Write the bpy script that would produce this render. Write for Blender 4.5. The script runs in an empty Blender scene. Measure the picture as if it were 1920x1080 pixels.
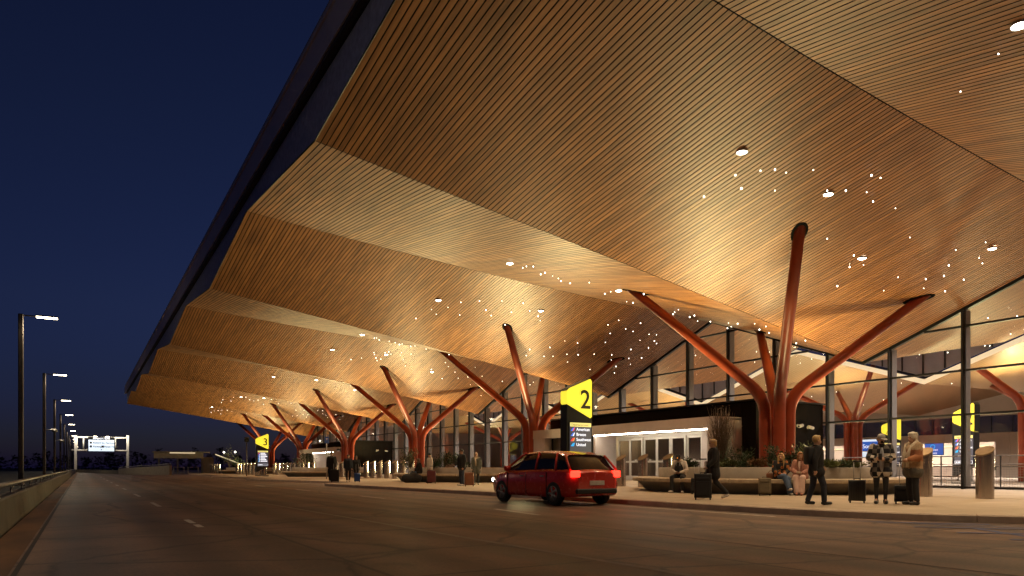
# Dusk kerbside of an airport terminal under a folded timber canopy
SKY_STRENGTH = 0.15
UP_W, DOWN_W, HALL_W, IN_UP, LAMP_W, BASE_W, IN_BASE = 520, 900, 8500, 1600, 1400, 5700, 2600
import bpy, bmesh, math, random
from mathutils import Vector, Matrix, noise
R = math.radians
scene = bpy.context.scene
col = scene.collection
random.seed(7)

# ------------------------------------------------------------------ camera model of the photograph
F, UVP, V0, H = 1310.7, 152.6, 876.8, 1.03
TH = math.atan((960 - UVP) / F); SN, CS = math.sin(TH), math.cos(TH)
def ray(u, v):
    k = (u - 960) / F
    return Vector((SN + k * CS, CS - k * SN, -(v - V0) / F))
def ground(u, v, z=0.15):
    d = ray(u, v); D = (z - H) / d.z
    return Vector((d.x * D, d.y * D, z))
cam_d = bpy.data.cameras.new('camera'); cam = bpy.data.objects.new('camera', cam_d); col.objects.link(cam)
cam.location = (0, 0, H); cam.rotation_euler = (R(90), 0, -TH)
cam_d.sensor_width = 36; cam_d.lens = F / 1920 * 36
cam_d.shift_y = (V0 - 540) / 1920
cam_d.clip_start = 0.05; cam_d.clip_end = 3000
scene.camera = cam

# ------------------------------------------------------------------ object helpers
def tag(o, label=None, cat=None, group=None, kind=None):
    if label: o['label'] = label
    if cat: o['category'] = cat
    if group: o['group'] = group
    if kind: o['kind'] = kind
    return o
def thing(name, label, cat, loc=(0, 0, 0), rz=0.0, group=None):
    o = bpy.data.objects.new(name, None); col.objects.link(o)
    o.location = loc; o.rotation_euler = (0, 0, rz); o.empty_display_size = .2
    return tag(o, label, cat, group)
def kids(o): return [c for c in bpy.data.objects if c.parent is o]
def copy_tree(o, parent=None, loc=None, rz=None, label=None, group=None):
    c = o.copy(); col.objects.link(c); c.parent = parent
    if loc is not None: c.location = loc
    if rz is not None: c.rotation_euler = (0, 0, rz)
    if label: c['label'] = label
    if group: c['group'] = group
    for ch in kids(o):
        if ch is not c: copy_tree(ch, c)
    return c

class MB:
    """collects shapes into one mesh"""
    def __init__(s): s.bm = bmesh.new(); s.sm = []
    def poly(s, pts):
        return s.bm.faces.new([s.bm.verts.new(p) for p in pts])
    def quadgrid(s, rows, close=False, smooth=False):
        vs = [[s.bm.verts.new(p) for p in r] for r in rows]
        for a, b in zip(vs[:-1], vs[1:]):
            n = len(a)
            for i in range(n if close else n - 1):
                j = (i + 1) % n
                f = s.bm.faces.new((a[i], a[j], b[j], b[i])); f.smooth = smooth
        return vs
    def box(s, c, d, rz=0.0, bevel=0.0, M=None, seg=1):
        m = Matrix.Translation(c) @ Matrix.Rotation(rz, 4, 'Z')
        if M is not None: m = M
        g = bmesh.ops.create_cube(s.bm, size=1.0)
        vs = g['verts']
        for v in vs: v.co = Vector((v.co.x * d[0], v.co.y * d[1], v.co.z * d[2]))
        if bevel:
            es = list({e for v in vs for e in v.link_edges})
            r = bmesh.ops.bevel(s.bm, geom=es, offset=bevel, segments=seg, affect='EDGES', profile=.5)
            vs = list({v for f in r['faces'] for v in f.verts} | {v for v in vs if v.is_valid})
            if seg > 1:
                for f in {f for v in vs for f in v.link_faces}: f.smooth = True
        for v in vs: v.co = m @ v.co
        return s
    def lathe(s, prof, n=24, c=(0, 0, 0), cap0=False, cap1=False, smooth=True, sx=1, sy=1):
        rows = [[(c[0] + sx * r * math.cos(2 * math.pi * i / n), c[1] + sy * r * math.sin(2 * math.pi * i / n), c[2] + z) for i in range(n)] for r, z in prof]
        vs = s.quadgrid(rows, True, smooth)
        if cap0: s.bm.faces.new(list(reversed(vs[0])))
        if cap1: s.bm.faces.new(vs[-1])
        return s
    def tube(s, pts, rad, n=10, caps=True, smooth=True, flat=1.0):
        pts = [Vector(p) for p in pts]
        if not isinstance(rad, (list, tuple)): rad = [rad] * len(pts)
        up = None; rows = []
        for i, p in enumerate(pts):
            t = (pts[min(i + 1, len(pts) - 1)] - pts[max(i - 1, 0)]).normalized()
            if up is None:
                up = Vector((0, 0, 1)) if abs(t.z) < .9 else Vector((0, 1, 0))
            x = t.cross(up).normalized(); y = x.cross(t).normalized(); up = y
            rows.append([p + rad[i] * (math.cos(2 * math.pi * k / n) * x + flat * math.sin(2 * math.pi * k / n) * y) for k in range(n)])
        vs = s.quadgrid(rows, True, smooth)
        if caps:
            s.bm.faces.new(list(reversed(vs[0]))); s.bm.faces.new(vs[-1])
        return s
    def prism(s, pts, z0, z1):
        """pts: plan outline, extruded in z"""
        a = [s.bm.verts.new((x, y, z0)) for x, y in pts]; b = [s.bm.verts.new((x, y, z1)) for x, y in pts]
        n = len(pts)
        for i in range(n): s.bm.faces.new((a[i], a[(i + 1) % n], b[(i + 1) % n], b[i]))
        s.bm.faces.new(list(reversed(a))); s.bm.faces.new(b)
        return s
    def slab(s, pts, y0, y1):
        """pts: (x, z) outline in an elevation, extruded along y"""
        a = [s.bm.verts.new((x, y0, z)) for x, z in pts]; b = [s.bm.verts.new((x, y1, z)) for x, z in pts]
        n = len(pts)
        for i in range(n): s.bm.faces.new((a[i], a[(i + 1) % n], b[(i + 1) % n], b[i]))
        s.bm.faces.new(list(reversed(a))); s.bm.faces.new(b)
        return s
    def ball(s, c, r, M=None, seg=12, rings=8):
        g = bmesh.ops.create_uvsphere(s.bm, u_segments=seg, v_segments=rings, radius=1.0)
        if not isinstance(r, (list, tuple)): r = (r, r, r)
        for v in g['verts']:
            p = Vector((v.co.x * r[0], v.co.y * r[1], v.co.z * r[2]))
            if M is not None: p = M @ p
            v.co = p + Vector(c)
            for f in v.link_faces: f.smooth = True
        return s
    def capsule(s, a, b, ra, rb, n=12):
        a, b = Vector(a), Vector(b); t = b - a; L = t.length
        if L < 1e-5: return s.ball(a, max(ra, rb))
        t /= L
        x = t.cross(Vector((0, 0, 1)) if abs(t.z) < .9 else Vector((0, 1, 0))).normalized(); y = t.cross(x)
        rows = []
        for k in range(4):
            an = math.pi / 2 * (1 - k / 4) if k else math.pi / 2 * .93
            rows.append((a - t * ra * math.sin(an), ra * math.cos(an)))
        rows.append((a, ra)); rows.append((b, rb))
        for k in range(3, -1, -1):
            an = math.pi / 2 * (1 - k / 4) if k else math.pi / 2 * .93
            rows.append((b + t * rb * math.sin(an), rb * math.cos(an)))
        vs = s.quadgrid([[p + r * (math.cos(2 * math.pi * i / n) * x + math.sin(2 * math.pi * i / n) * y) for i in range(n)] for p, r in rows], True, True)
        s.bm.faces.new(list(reversed(vs[0]))); s.bm.faces.new(vs[-1])
        return s
    def mesh(s, name):
        bmesh.ops.recalc_face_normals(s.bm, faces=s.bm.faces)
        me = bpy.data.meshes.new(name); s.bm.to_mesh(me); s.bm.free()
        return me
    def build(s, name, mat, parent=None, loc=None):
        me = s.mesh(name)
        for m in (mat if isinstance(mat, (list, tuple)) else [mat]): me.materials.append(m)
        o = bpy.data.objects.new(name, me); col.objects.link(o)
        if parent is not None: o.parent = parent
        if loc is not None: o.location = loc
        return o
def remeshed(mb, name, mat, parent, voxel=.012, smooth=4):
    """union of the overlapping closed shapes as ONE continuous surface"""
    me = mb.mesh(name)
    o = bpy.data.objects.new(name, me); col.objects.link(o)
    m = o.modifiers.new('r', 'REMESH'); m.mode = 'VOXEL'; m.voxel_size = voxel; m.use_smooth_shade = True
    if smooth:
        q = o.modifiers.new('s', 'SMOOTH'); q.iterations = smooth; q.factor = .5
    dg = bpy.context.evaluated_depsgraph_get(); dg.update()
    me2 = bpy.data.meshes.new_from_object(o.evaluated_get(dg))
    o.modifiers.clear(); o.data = me2; bpy.data.meshes.remove(me)
    me2.materials.clear(); me2.materials.append(mat)
    for p in me2.polygons: p.use_smooth = True
    o.parent = parent
    return o
def text(name, body, size, mat, parent, loc, rot, depth=.004, align='LEFT', bold=0.0):
    cu = bpy.data.curves.new(name, 'FONT'); cu.body = body; cu.size = size; cu.extrude = depth; cu.align_x = align; cu.offset = bold
    cu.resolution_u = 3
    t = bpy.data.objects.new(name, cu); col.objects.link(t)
    dg = bpy.context.evaluated_depsgraph_get(); dg.update()
    me = bpy.data.meshes.new_from_object(t.evaluated_get(dg))
    bpy.data.objects.remove(t)
    me.materials.clear(); me.materials.append(mat)
    o = bpy.data.objects.new(name, me); col.objects.link(o)
    o.parent = parent; o.location = loc; o.rotation_euler = rot
    return o

# ------------------------------------------------------------------ materials
def newmat(name):
    m = bpy.data.materials.new(name); m.use_nodes = True
    nt = m.node_tree; b = nt.nodes['Principled BSDF']
    return m, nt, b
def N(nt, t, **kw):
    n = nt.nodes.new(t)
    for k, v in kw.items():
        if k in n.inputs: n.inputs[k].default_value = v
        else: setattr(n, k, v)
    return n
def L(nt, a, b): nt.links.new(a, b)
def rgb(c): return (c[0], c[1], c[2], 1)
def plain(name, c, rough=.6, metal=0.0, var=.25, scale=6.0, bump=0.0, spec=.5, coat=0.0, stretch=(1, 1, 1), detail=5.0, bscale=None):
    """base colour broken up by noise, slight roughness change, optional bump"""
    m, nt, b = newmat(name)
    tc = N(nt, 'ShaderNodeTexCoord'); mp = N(nt, 'ShaderNodeMapping'); mp.inputs['Scale'].default_value = stretch
    L(nt, tc.outputs['Object'], mp.inputs['Vector'])
    no = N(nt, 'ShaderNodeTexNoise', Scale=scale, Detail=detail, Roughness=.6); L(nt, mp.outputs['Vector'], no.inputs['Vector'])
    cr = N(nt, 'ShaderNodeValToRGB')
    cr.color_ramp.elements[0].position = .3; cr.color_ramp.elements[1].position = .72
    cr.color_ramp.elements[0].color = rgb([x * (1 - var) for x in c]); cr.color_ramp.elements[1].color = rgb([min(1, x * (1 + var)) for x in c])
    L(nt, no.outputs['Fac'], cr.inputs['Fac']); L(nt, cr.outputs['Color'], b.inputs['Base Color'])
    mr = N(nt, 'ShaderNodeMapRange'); mr.inputs['To Min'].default_value = max(.03, rough - .08); mr.inputs['To Max'].default_value = min(1, rough + .1)
    L(nt, no.outputs['Fac'], mr.inputs['Value']); L(nt, mr.outputs['Result'], b.inputs['Roughness'])
    b.inputs['Metallic'].default_value = metal; b.inputs['Specular IOR Level'].default_value = spec
    b.inputs['Coat Weight'].default_value = coat
    if bump:
        n2 = N(nt, 'ShaderNodeTexNoise', Scale=bscale or scale * 8, Detail=4.0); L(nt, mp.outputs['Vector'], n2.inputs['Vector'])
        bp = N(nt, 'ShaderNodeBump', Strength=bump, Distance=.02); L(nt, n2.outputs['Fac'], bp.inputs['Height']); L(nt, bp.outputs['Normal'], b.inputs['Normal'])
    return m
def emit(name, c, strength, sample=True):
    m, nt, b = newmat(name)
    b.inputs['Base Color'].default_value = rgb([.6 * x for x in c]); b.inputs['Emission Color'].default_value = rgb(c); b.inputs['Emission Strength'].default_value = strength
    if not sample: m.cycles.emission_sampling = 'NONE'
    return m
def glassmat(name, tint=(.85, .9, .9), refl=1.0, ior=1.5):
    m, nt, b = newmat(name); nt.nodes.remove(b)
    out = [n for n in nt.nodes if n.type == 'OUTPUT_MATERIAL'][0]
    tr = N(nt, 'ShaderNodeBsdfTransparent', Color=rgb(tint)); gl = N(nt, 'ShaderNodeBsdfGlossy', Roughness=.01, Color=(refl, refl, refl, 1))
    fr = N(nt, 'ShaderNodeFresnel', IOR=ior)
    ge = N(nt, 'ShaderNodeNewGeometry'); io = N(nt, 'ShaderNodeMapRange'); io.inputs['To Min'].default_value = ior; io.inputs['To Max'].default_value = 1 / ior   # thin sheet: the same on both faces
    L(nt, ge.outputs['Backfacing'], io.inputs['Value']); L(nt, io.outputs[0], fr.inputs['IOR']); mx = N(nt, 'ShaderNodeMixShader')
    L(nt, fr.outputs[0], mx.inputs[0]); L(nt, tr.outputs[0], mx.inputs[1]); L(nt, gl.outputs[0], mx.inputs[2]); L(nt, mx.outputs[0], out.inputs['Surface'])
    return m

def slat_material():
    m, nt, b = newmat('oak_slat')
    tc = N(nt, 'ShaderNodeTexCoord'); geo = N(nt, 'ShaderNodeNewGeometry')
    mp = N(nt, 'ShaderNodeMapping'); mp.inputs['Scale'].default_value = (6, .42, 2)
    L(nt, tc.outputs['Object'], mp.inputs['Vector'])
    ad = N(nt, 'ShaderNodeVectorMath', operation='ADD'); sc = N(nt, 'ShaderNodeVectorMath', operation='SCALE'); sc.inputs['Scale'].default_value = 47.0
    L(nt, geo.outputs['Random Per Island'], sc.inputs[0]); L(nt, mp.outputs['Vector'], ad.inputs[0]); L(nt, sc.outputs[0], ad.inputs[1])
    no = N(nt, 'ShaderNodeTexNoise', Scale=1.0, Detail=4.0, Roughness=.55); L(nt, ad.outputs[0], no.inputs['Vector'])
    cr = N(nt, 'ShaderNodeValToRGB'); e = cr.color_ramp.elements
    e[0].position = .34; e[1].position = .68; e[0].color = (.225, .088, .027, 1); e[1].color = (.46, .198, .064, 1)
    L(nt, no.outputs['Fac'], cr.inputs['Fac'])
    hs = N(nt, 'ShaderNodeHueSaturation'); mr = N(nt, 'ShaderNodeMapRange'); mr.inputs['To Min'].default_value = .82; mr.inputs['To Max'].default_value = 1.14
    L(nt, geo.outputs['Random Per Island'], mr.inputs['Value']); L(nt, mr.outputs['Result'], hs.inputs['Value']); L(nt, cr.outputs['Color'], hs.inputs['Color'])
    L(nt, hs.outputs['Color'], b.inputs['Base Color'])
    b.inputs['Roughness'].default_value = .48; b.inputs['Specular IOR Level'].default_value = .5
    return m

M = {}
M['slat'] = slat_material()
M['backing'] = plain('black_felt', (.012, .009, .007), .95, var=.3)
M['fascia'] = plain('metal_fascia', (.92, .78, .76), .5, .0, var=.08, scale=.7)
M['fascia_dark'] = plain('dark_flashing', (.70, .70, .80), .6, .0, var=.2)
M['roof'] = plain('roof_membrane', (.10, .10, .11), .8, var=.2, scale=.5)
M['red'] = plain('russet_paint', (.30, .049, .016), .36, var=.2, scale=1.2, coat=.08)
M['collar'] = plain('slot_shade', (.006, .005, .004), .95, spec=.05)  # shade of the soffit openings as a flat black
M['steel'] = plain('brushed_steel', (.52, .45, .40), .22, .95, var=.07, scale=2.2, stretch=(9, 9, .03))
M['steel_dark'] = plain('dark_steel', (.10, .10, .105), .4, .8, var=.2)
M['rail'] = plain('galvanised_rail', (.38, .37, .36), .42, .7, var=.2)
M['mullion'] = plain('black_mullion', (.018, .018, .020), .45, .3, var=.2)
M['post_grey'] = plain('grey_post', (.26, .25, .255), .5, .1, var=.08)
M['glass'] = glassmat('clear_glass', (.86, .87, .87), 1.0, 1.45)
M['door_glass'] = glassmat('door_glass', (.72, .69, .66), 1.0, 1.5)
M['black_clad'] = plain('black_cladding', (.009, .007, .006), .85, .0, var=.2, scale=2, spec=.08)
M['portal'] = plain('zinc_panel', (.54, .46, .42), .55, .15, var=.08, scale=1.5)
M['door'] = plain('door_frame', (.62, .58, .52), .4, .3, var=.06)
M['conc'] = plain('pale_concrete', (.34, .30, .25), .8, var=.16, scale=2.2, bump=.12)
M['conc_dark'] = plain('grey_concrete', (.16, .145, .125), .8, var=.22, scale=1.4, bump=.15)
M['stone'] = plain('rough_stone', (.40, .32, .22), .75, var=.3, scale=5, bump=.5, bscale=18)
M['soil'] = plain('soil', (.03, .022, .016), .95, var=.4, scale=9, bump=.5)
M['asphalt_sign'] = plain('sign_black', (.012, .012, .013), .35, .2, var=.2)
M['pole'] = plain('bronze_pole', (.10, .085, .075), .45, .5, var=.2)
M['gantry'] = plain('gantry_steel', (.62, .58, .52), .6, .0, var=.15)
M['black'] = plain('black_fabric', (.014, .014, .016), .8, var=.35, scale=30)
M['black_shiny'] = plain('black_shell', (.012, .012, .013), .35, var=.3, scale=8, bump=.1)
M['rubber'] = plain('rubber', (.015, .015, .015), .7)
M['yellow'] = emit('yellow_lightbox', (1.0, .82, .05), 1.02)
M['led'] = emit('led_strip', (1.0, .90, .72), 42.0)
M['cove'] = emit('cove_light', (1.0, .80, .50), .85)
M['star'] = emit('star_light', (1.0, .92, .78), 10.0, False)
M['down'] = emit('downlight_lens', (1.0, .88, .66), 30.0, False)
M['lamp'] = emit('lamp_panel', (1.0, .84, .58), 22.0, False)
M['white_ink'] = emit('white_lettering', (.9, .92, 1), 1.2, False)
M['black_ink'] = plain('black_lettering', (.02, .015, .005), .6)
M['screen_dark'] = emit('dark_screen', (.10, .10, .13), .45, False)
M['screen_white'] = emit('white_screen', (.72, .84, 1.0), 1.0, False)
M['screen_blue'] = emit('blue_screen', (.02, .09, .42), 1.1, False)
M['ink_red'] = emit('red_mark', (.85, .04, .05), 1.2, False)
M['ink_blue'] = emit('blue_mark', (.04, .16, .75), 1.2, False)
M['ink_cyan'] = emit('cyan_mark', (.02, .35, .75), 1.2, False)
M['ink_orange'] = emit('orange_mark', (.95, .30, .03), 1.1, False)
# ------------------------------------------------------------------ sky, ground, road
S, YV = 18.29, 18.909          # bay of the roof folds, first valley (= first column)
XE, XF = 5.4, 30.7             # canopy edge, glass wall
YN, YEND = YV - 1.5 * S, YV + 5 * S
def rz_(X): return H + 10.3457 - .1109 * X + .0015 * X * X
def vz_(X): return H + 9.6219 - .1407 * X - .0005 * X * X
def zs(X, Y):
    t = abs((((Y - YV) / S) % 1.0) - .5) * 2
    return rz_(X) * (1 - t) + vz_(X) * t
def soffit_hit(u, v):
    d = ray(u, v); D = 5.0
    while D < 160:
        X, Y, z = d.x * D, d.y * D, H + d.z * D
        if X > XE - .2 and z >= zs(X, Y): break
        D += .02
    return Vector((X, Y, zs(X, Y)))

w = bpy.data.worlds.new('World'); scene.world = w; w.use_nodes = True
nt = w.node_tree; bg = nt.nodes['Background']
sky = N(nt, 'ShaderNodeTexSky'); sky.sky_type = 'NISHITA'; sky.sun_disc = False
sky.sun_elevation = R(-2.0); sky.sun_rotation = R(30); sky.dust_density = .5; sky.ozone_density = 3.0
tc = N(nt, 'ShaderNodeTexCoord'); sx = N(nt, 'ShaderNodeSeparateXYZ'); L(nt, tc.outputs['Generated'], sx.inputs[0])
cr = N(nt, 'ShaderNodeValToRGB'); e = cr.color_ramp.elements       # thin low haze bank takes the orange out of the afterglow
e[0].position = .0; e[0].color = (.26, .55, 1.0, 1); e[1].position = .42; e[1].color = (.85, .80, 1.0, 1)
q = e.new(.06); q.color = (.36, .42, 1.0, 1); q = e.new(.20); q.color = (.74, .70, 1.05, 1)
L(nt, sx.outputs['Z'], cr.inputs['Fac'])
mu = N(nt, 'ShaderNodeMix'); mu.data_type = 'RGBA'; mu.blend_type = 'MULTIPLY'; mu.inputs[0].default_value = 1.0
L(nt, sky.outputs[0], mu.inputs[6]); L(nt, cr.outputs['Color'], mu.inputs[7]); hz = N(nt, 'ShaderNodeValToRGB'); e = hz.color_ramp.elements; e[0].position = .0; e[0].color = (.0, .012, .125, 1); e[1].position = .11; e[1].color = (0, 0, .0, 1)
L(nt, sx.outputs['Z'], hz.inputs['Fac'])
ah = N(nt, 'ShaderNodeMix'); ah.data_type = 'RGBA'; ah.blend_type = 'ADD'; ah.inputs[0].default_value = 1.0
L(nt, mu.outputs[2], ah.inputs[6]); L(nt, hz.outputs['Color'], ah.inputs[7]); L(nt, ah.outputs[2], bg.inputs['Color']); bg.inputs['Strength'].default_value = SKY_STRENGTH
sun_d = bpy.data.lights.new('sun', 'SUN'); sun_d.energy = 0.004; sun_d.angle = R(10); sun_d.color = (.6, .7, 1)
sun = bpy.data.objects.new('sun', sun_d); col.objects.link(sun); sun.rotation_euler = (R(88), 0, R(150))

def road_material():
    m, nt, b = newmat('worn_road')
    tc = N(nt, 'ShaderNodeTexCoord')
    n1 = N(nt, 'ShaderNodeTexNoise', Scale=.35, Detail=6.0, Roughness=.6); L(nt, tc.outputs['Object'], n1.inputs['Vector'])
    mp = N(nt, 'ShaderNodeMapping'); mp.inputs['Scale'].default_value = (1.5, .045, 1); L(nt, tc.outputs['Object'], mp.inputs['Vector'])
    n2 = N(nt, 'ShaderNodeTexNoise', Scale=1.0, Detail=5.0, Roughness=.55); L(nt, mp.outputs['Vector'], n2.inputs['Vector'])
    n3 = N(nt, 'ShaderNodeTexNoise', Scale=26.0, Detail=3.0); L(nt, tc.outputs['Object'], n3.inputs['Vector'])
    mx = N(nt, 'ShaderNodeMix'); mx.data_type = 'FLOAT'; mx.inputs[0].default_value = .5
    L(nt, n1.outputs['Fac'], mx.inputs[2]); L(nt, n2.outputs['Fac'], mx.inputs[3])
    m2 = N(nt, 'ShaderNodeMix'); m2.data_type = 'FLOAT'; m2.inputs[0].default_value = .22
    L(nt, mx.outputs[0], m2.inputs[2]); L(nt, n3.outputs['Fac'], m2.inputs[3])
    cr = N(nt, 'ShaderNodeValToRGB'); e = cr.color_ramp.elements
    e[0].position = .38; e[0].color = (.062, .042, .029, 1); e[1].position = .62; e[1].color = (.25, .150, .098, 1)
    L(nt, m2.outputs[0], cr.inputs['Fac'])
    # transverse and longitudinal slab joints
    br = N(nt, 'ShaderNodeTexBrick', Scale=1.0); br.offset = 0; br.inputs['Mortar Size'].default_value = .03; br.inputs['Brick Width'].default_value = 3.66; br.inputs['Row Height'].default_value = 6.1
    br.inputs['Color1'].default_value = (1, 1, 1, 1); br.inputs['Color2'].default_value = (.86, .86, .86, 1); br.inputs['Mortar'].default_value = (.35, .33, .3, 1)
    m4 = N(nt, 'ShaderNodeMapping'); m4.inputs['Location'].default_value = (1.15, 0, 0); L(nt, tc.outputs['Object'], m4.inputs['Vector']); L(nt, m4.outputs['Vector'], br.inputs['Vector'])
    mu = N(nt, 'ShaderNodeMix'); mu.data_type = 'RGBA'; mu.blend_type = 'MULTIPLY'; mu.inputs[0].default_value = 1.0
    L(nt, cr.outputs['Color'], mu.inputs[6]); L(nt, br.outputs['Color'], mu.inputs[7])
    # tyre-darkened wheel paths, oil spots, fine cracks
    wv = N(nt, 'ShaderNodeTexWave', Scale=.27, Distortion=1.2, Detail=2.0); wv.inputs['Detail Scale'].default_value = .4; L(nt, tc.outputs['Object'], wv.inputs['Vector'])
    r1 = N(nt, 'ShaderNodeMapRange'); r1.inputs['To Min'].default_value = .66; r1.inputs['To Max'].default_value = 1.12; L(nt, wv.outputs['Fac'], r1.inputs['Value'])
    n5 = N(nt, 'ShaderNodeTexNoise', Scale=.9, Detail=7.0, Roughness=.7); L(nt, tc.outputs['Object'], n5.inputs['Vector'])
    r2 = N(nt, 'ShaderNodeMapRange'); r2.inputs['From Min'].default_value = .53; r2.inputs['From Max'].default_value = .74; r2.inputs['To Min'].default_value = 1.0; r2.inputs['To Max'].default_value = .30; L(nt, n5.outputs['Fac'], r2.inputs['Value'])
    vc = N(nt, 'ShaderNodeTexVoronoi', Scale=.33); vc.feature = 'DISTANCE_TO_EDGE'
    dv = N(nt, 'ShaderNodeMix'); dv.data_type = 'RGBA'; dv.blend_type = 'ADD'; dv.inputs[0].default_value = .5; L(nt, tc.outputs['Object'], dv.inputs[6]); L(nt, n5.outputs['Color'], dv.inputs[7]); L(nt, dv.outputs[2], vc.inputs['Vector'])
    r3 = N(nt, 'ShaderNodeMapRange'); r3.inputs['From Min'].default_value = .0; r3.inputs['From Max'].default_value = .022; r3.inputs['To Min'].default_value = .35; r3.inputs['To Max'].default_value = 1.0; L(nt, vc.outputs['Distance'], r3.inputs['Value'])
    p1_ = N(nt, 'ShaderNodeMath', operation='MULTIPLY'); L(nt, r1.outputs[0], p1_.inputs[0]); L(nt, r2.outputs[0], p1_.inputs[1])
    p2_ = N(nt, 'ShaderNodeMath', operation='MULTIPLY'); L(nt, p1_.outputs[0], p2_.inputs[0]); L(nt, r3.outputs[0], p2_.inputs[1])
    hs = N(nt, 'ShaderNodeHueSaturation'); L(nt, mu.outputs[2], hs.inputs['Color']); L(nt, p2_.outputs[0], hs.inputs['Value']); L(nt, hs.outputs['Color'], b.inputs['Base Color'])
    mr = N(nt, 'ShaderNodeMapRange'); mr.inputs['To Min'].default_value = .42; mr.inputs['To Max'].default_value = .80
    L(nt, n2.outputs['Fac'], mr.inputs['Value']); L(nt, mr.outputs['Result'], b.inputs['Roughness'])
    bp = N(nt, 'ShaderNodeBump', Strength=.25, Distance=.01); L(nt, n3.outputs['Fac'], bp.inputs['Height']); L(nt, bp.outputs['Normal'], b.inputs['Normal'])
    return m
def paving_material(name, c, bw=3.0, rh=3.0):
    m, nt, b = newmat(name)
    tc = N(nt, 'ShaderNodeTexCoord')
    n1 = N(nt, 'ShaderNodeTexNoise', Scale=.9, Detail=6.0, Roughness=.6); L(nt, tc.outputs['Object'], n1.inputs['Vector'])
    n3 = N(nt, 'ShaderNodeTexNoise', Scale=30.0, Detail=3.0); L(nt, tc.outputs['Object'], n3.inputs['Vector'])
    m2 = N(nt, 'ShaderNodeMix'); m2.data_type = 'FLOAT'; m2.inputs[0].default_value = .3
    L(nt, n1.outputs['Fac'], m2.inputs[2]); L(nt, n3.outputs['Fac'], m2.inputs[3])
    cr = N(nt, 'ShaderNodeValToRGB'); e = cr.color_ramp.elements
    e[0].position = .32; e[0].color = rgb([x * .78 for x in c]); e[1].position = .68; e[1].color = rgb([x * 1.12 for x in c])
    L(nt, m2.outputs[0], cr.inputs['Fac'])
    br = N(nt, 'ShaderNodeTexBrick', Scale=1.0); br.offset = 0; br.inputs['Mortar Size'].default_value = .012; br.inputs['Brick Width'].default_value = bw; br.inputs['Row Height'].default_value = rh
    br.inputs['Color1'].default_value = (1, 1, 1, 1); br.inputs['Color2'].default_value = (.93, .93, .93, 1); br.inputs['Mortar'].default_value = (.45, .42, .4, 1)
    L(nt, tc.outputs['Object'], br.inputs['Vector'])
    mu = N(nt, 'ShaderNodeMix'); mu.data_type = 'RGBA'; mu.blend_type = 'MULTIPLY'; mu.inputs[0].default_value = 1.0
    L(nt, cr.outputs['Color'], mu.inputs[6]); L(nt, br.outputs['Color'], mu.inputs[7]); L(nt, mu.outputs[2], b.inputs['Base Color'])
    b.inputs['Roughness'].default_value = .72
    bp = N(nt, 'ShaderNodeBump', Strength=.15, Distance=.01); L(nt, n3.outputs['Fac'], bp.inputs['Height']); L(nt, bp.outputs['Normal'], b.inputs['Normal'])
    return m
M['road'] = road_material()
M['paving'] = paving_material('broom_finished_paving', (.42, .335, .235))
M['floor_in'] = paving_material('terrazzo', (.34, .30, .26), 2.4, 2.4)
M['kerb'] = plain('kerb_concrete', (.50, .39, .30), .8, var=.2, scale=2.5, bump=.15)
M['grass_far'] = plain('dark_ground', (.020, .020, .016), .9, var=.4, scale=.08)
M['line'] = plain('road_paint', (.50, .46, .40), .6, var=.35, scale=5)
M['line_faint'] = plain('worn_road_paint', (.21, .18, .15), .7, var=.3, scale=4)
M['line_blue'] = plain('blue_road_paint', (.05, .07, .16), .6, var=.3, scale=4)

mb = MB(); mb.poly([(-900, -200, -.02), (900, -200, -.02), (900, 1500, -.02), (-900, 1500, -.02)])
tag(mb.build('ground', M['grass_far']), kind='structure')
mb = MB(); mb.poly([(-1.0, -40, 0), (60, -40, 0), (60, 330, 0), (-1.0, 330, 0)])
tag(mb.build('road', M['road']), kind='structure')
# kerb line of the saw-tooth drop-off islands, Y ascending: (X, Y)
KERB = [(26, -20), (20.6, -3), (18, .6), (16.2, 3.4), (14.7, 5.8), (13.75, 7.3), (13.2, 9.0), (13.0, 10.6), (12.95, 14), (12.85, 20), (12.4, 27), (11.9, 34), (11.55, 37.8), (11.6, 38.9), (12.0, 39.7), (13.0, 40.3),
        (14.0, 41.0), (14.3, 43), (13.4, 48), (11.6, 55), (11.05, 57.4), (11.1, 58.4), (11.6, 59.2), (12.8, 59.8), (14.0, 60.6), (14.3, 62.5), (13.4, 67), (11.8, 73.5), (11.2, 75.8), (11.3, 76.8), (11.9, 77.5), (13.0, 78.2),
        (14.2, 79), (14.4, 82), (13.6, 90), (13.2, 100), (13.4, 112), (15, 126), (20, 140)]
def kerb_x(Y):
    for (x0, y0), (x1, y1) in zip(KERB[:-1], KERB[1:]):
        if y0 <= Y <= y1: return x0 + (x1 - x0) * (Y - y0) / (y1 - y0)
    return KERB[-1][0]
ys = sorted({y for _, y in KERB} | {float(y) for y in range(-20, 141)})
def sm(a, b, x):
    t = max(0, min(1, (x - a) / (b - a))); return t * t * (3 - 2 * t)
def zg(X, Y):
    k = sm(19.5, 21.5, Y) * (1 - sm(36.8, 38.5, Y)) + sm(74.4, 76.4, Y) * (1 - sm(91.7, 93.4, Y))
    return .15 + .18 * k * sm(22.4, 24.3, X)
rows = []
for y in ys:
    k = kerb_x(y) + .18
    rows.append([(k, y, .15), (max(k + .2, 21.5), y, .15)] + [(max(k + .4, x), y, zg(x, y)) for x in (22.4, 22.9, 23.4, 23.9, 24.4, 26.5, 29, 31.0)])
mb = MB(); mb.quadgrid(rows)
tag(mb.build('pavement', M['paving']), kind='structure')
mb = MB(); kr = []
pts = [Vector((x, y, 0)) for x, y in KERB]
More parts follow.
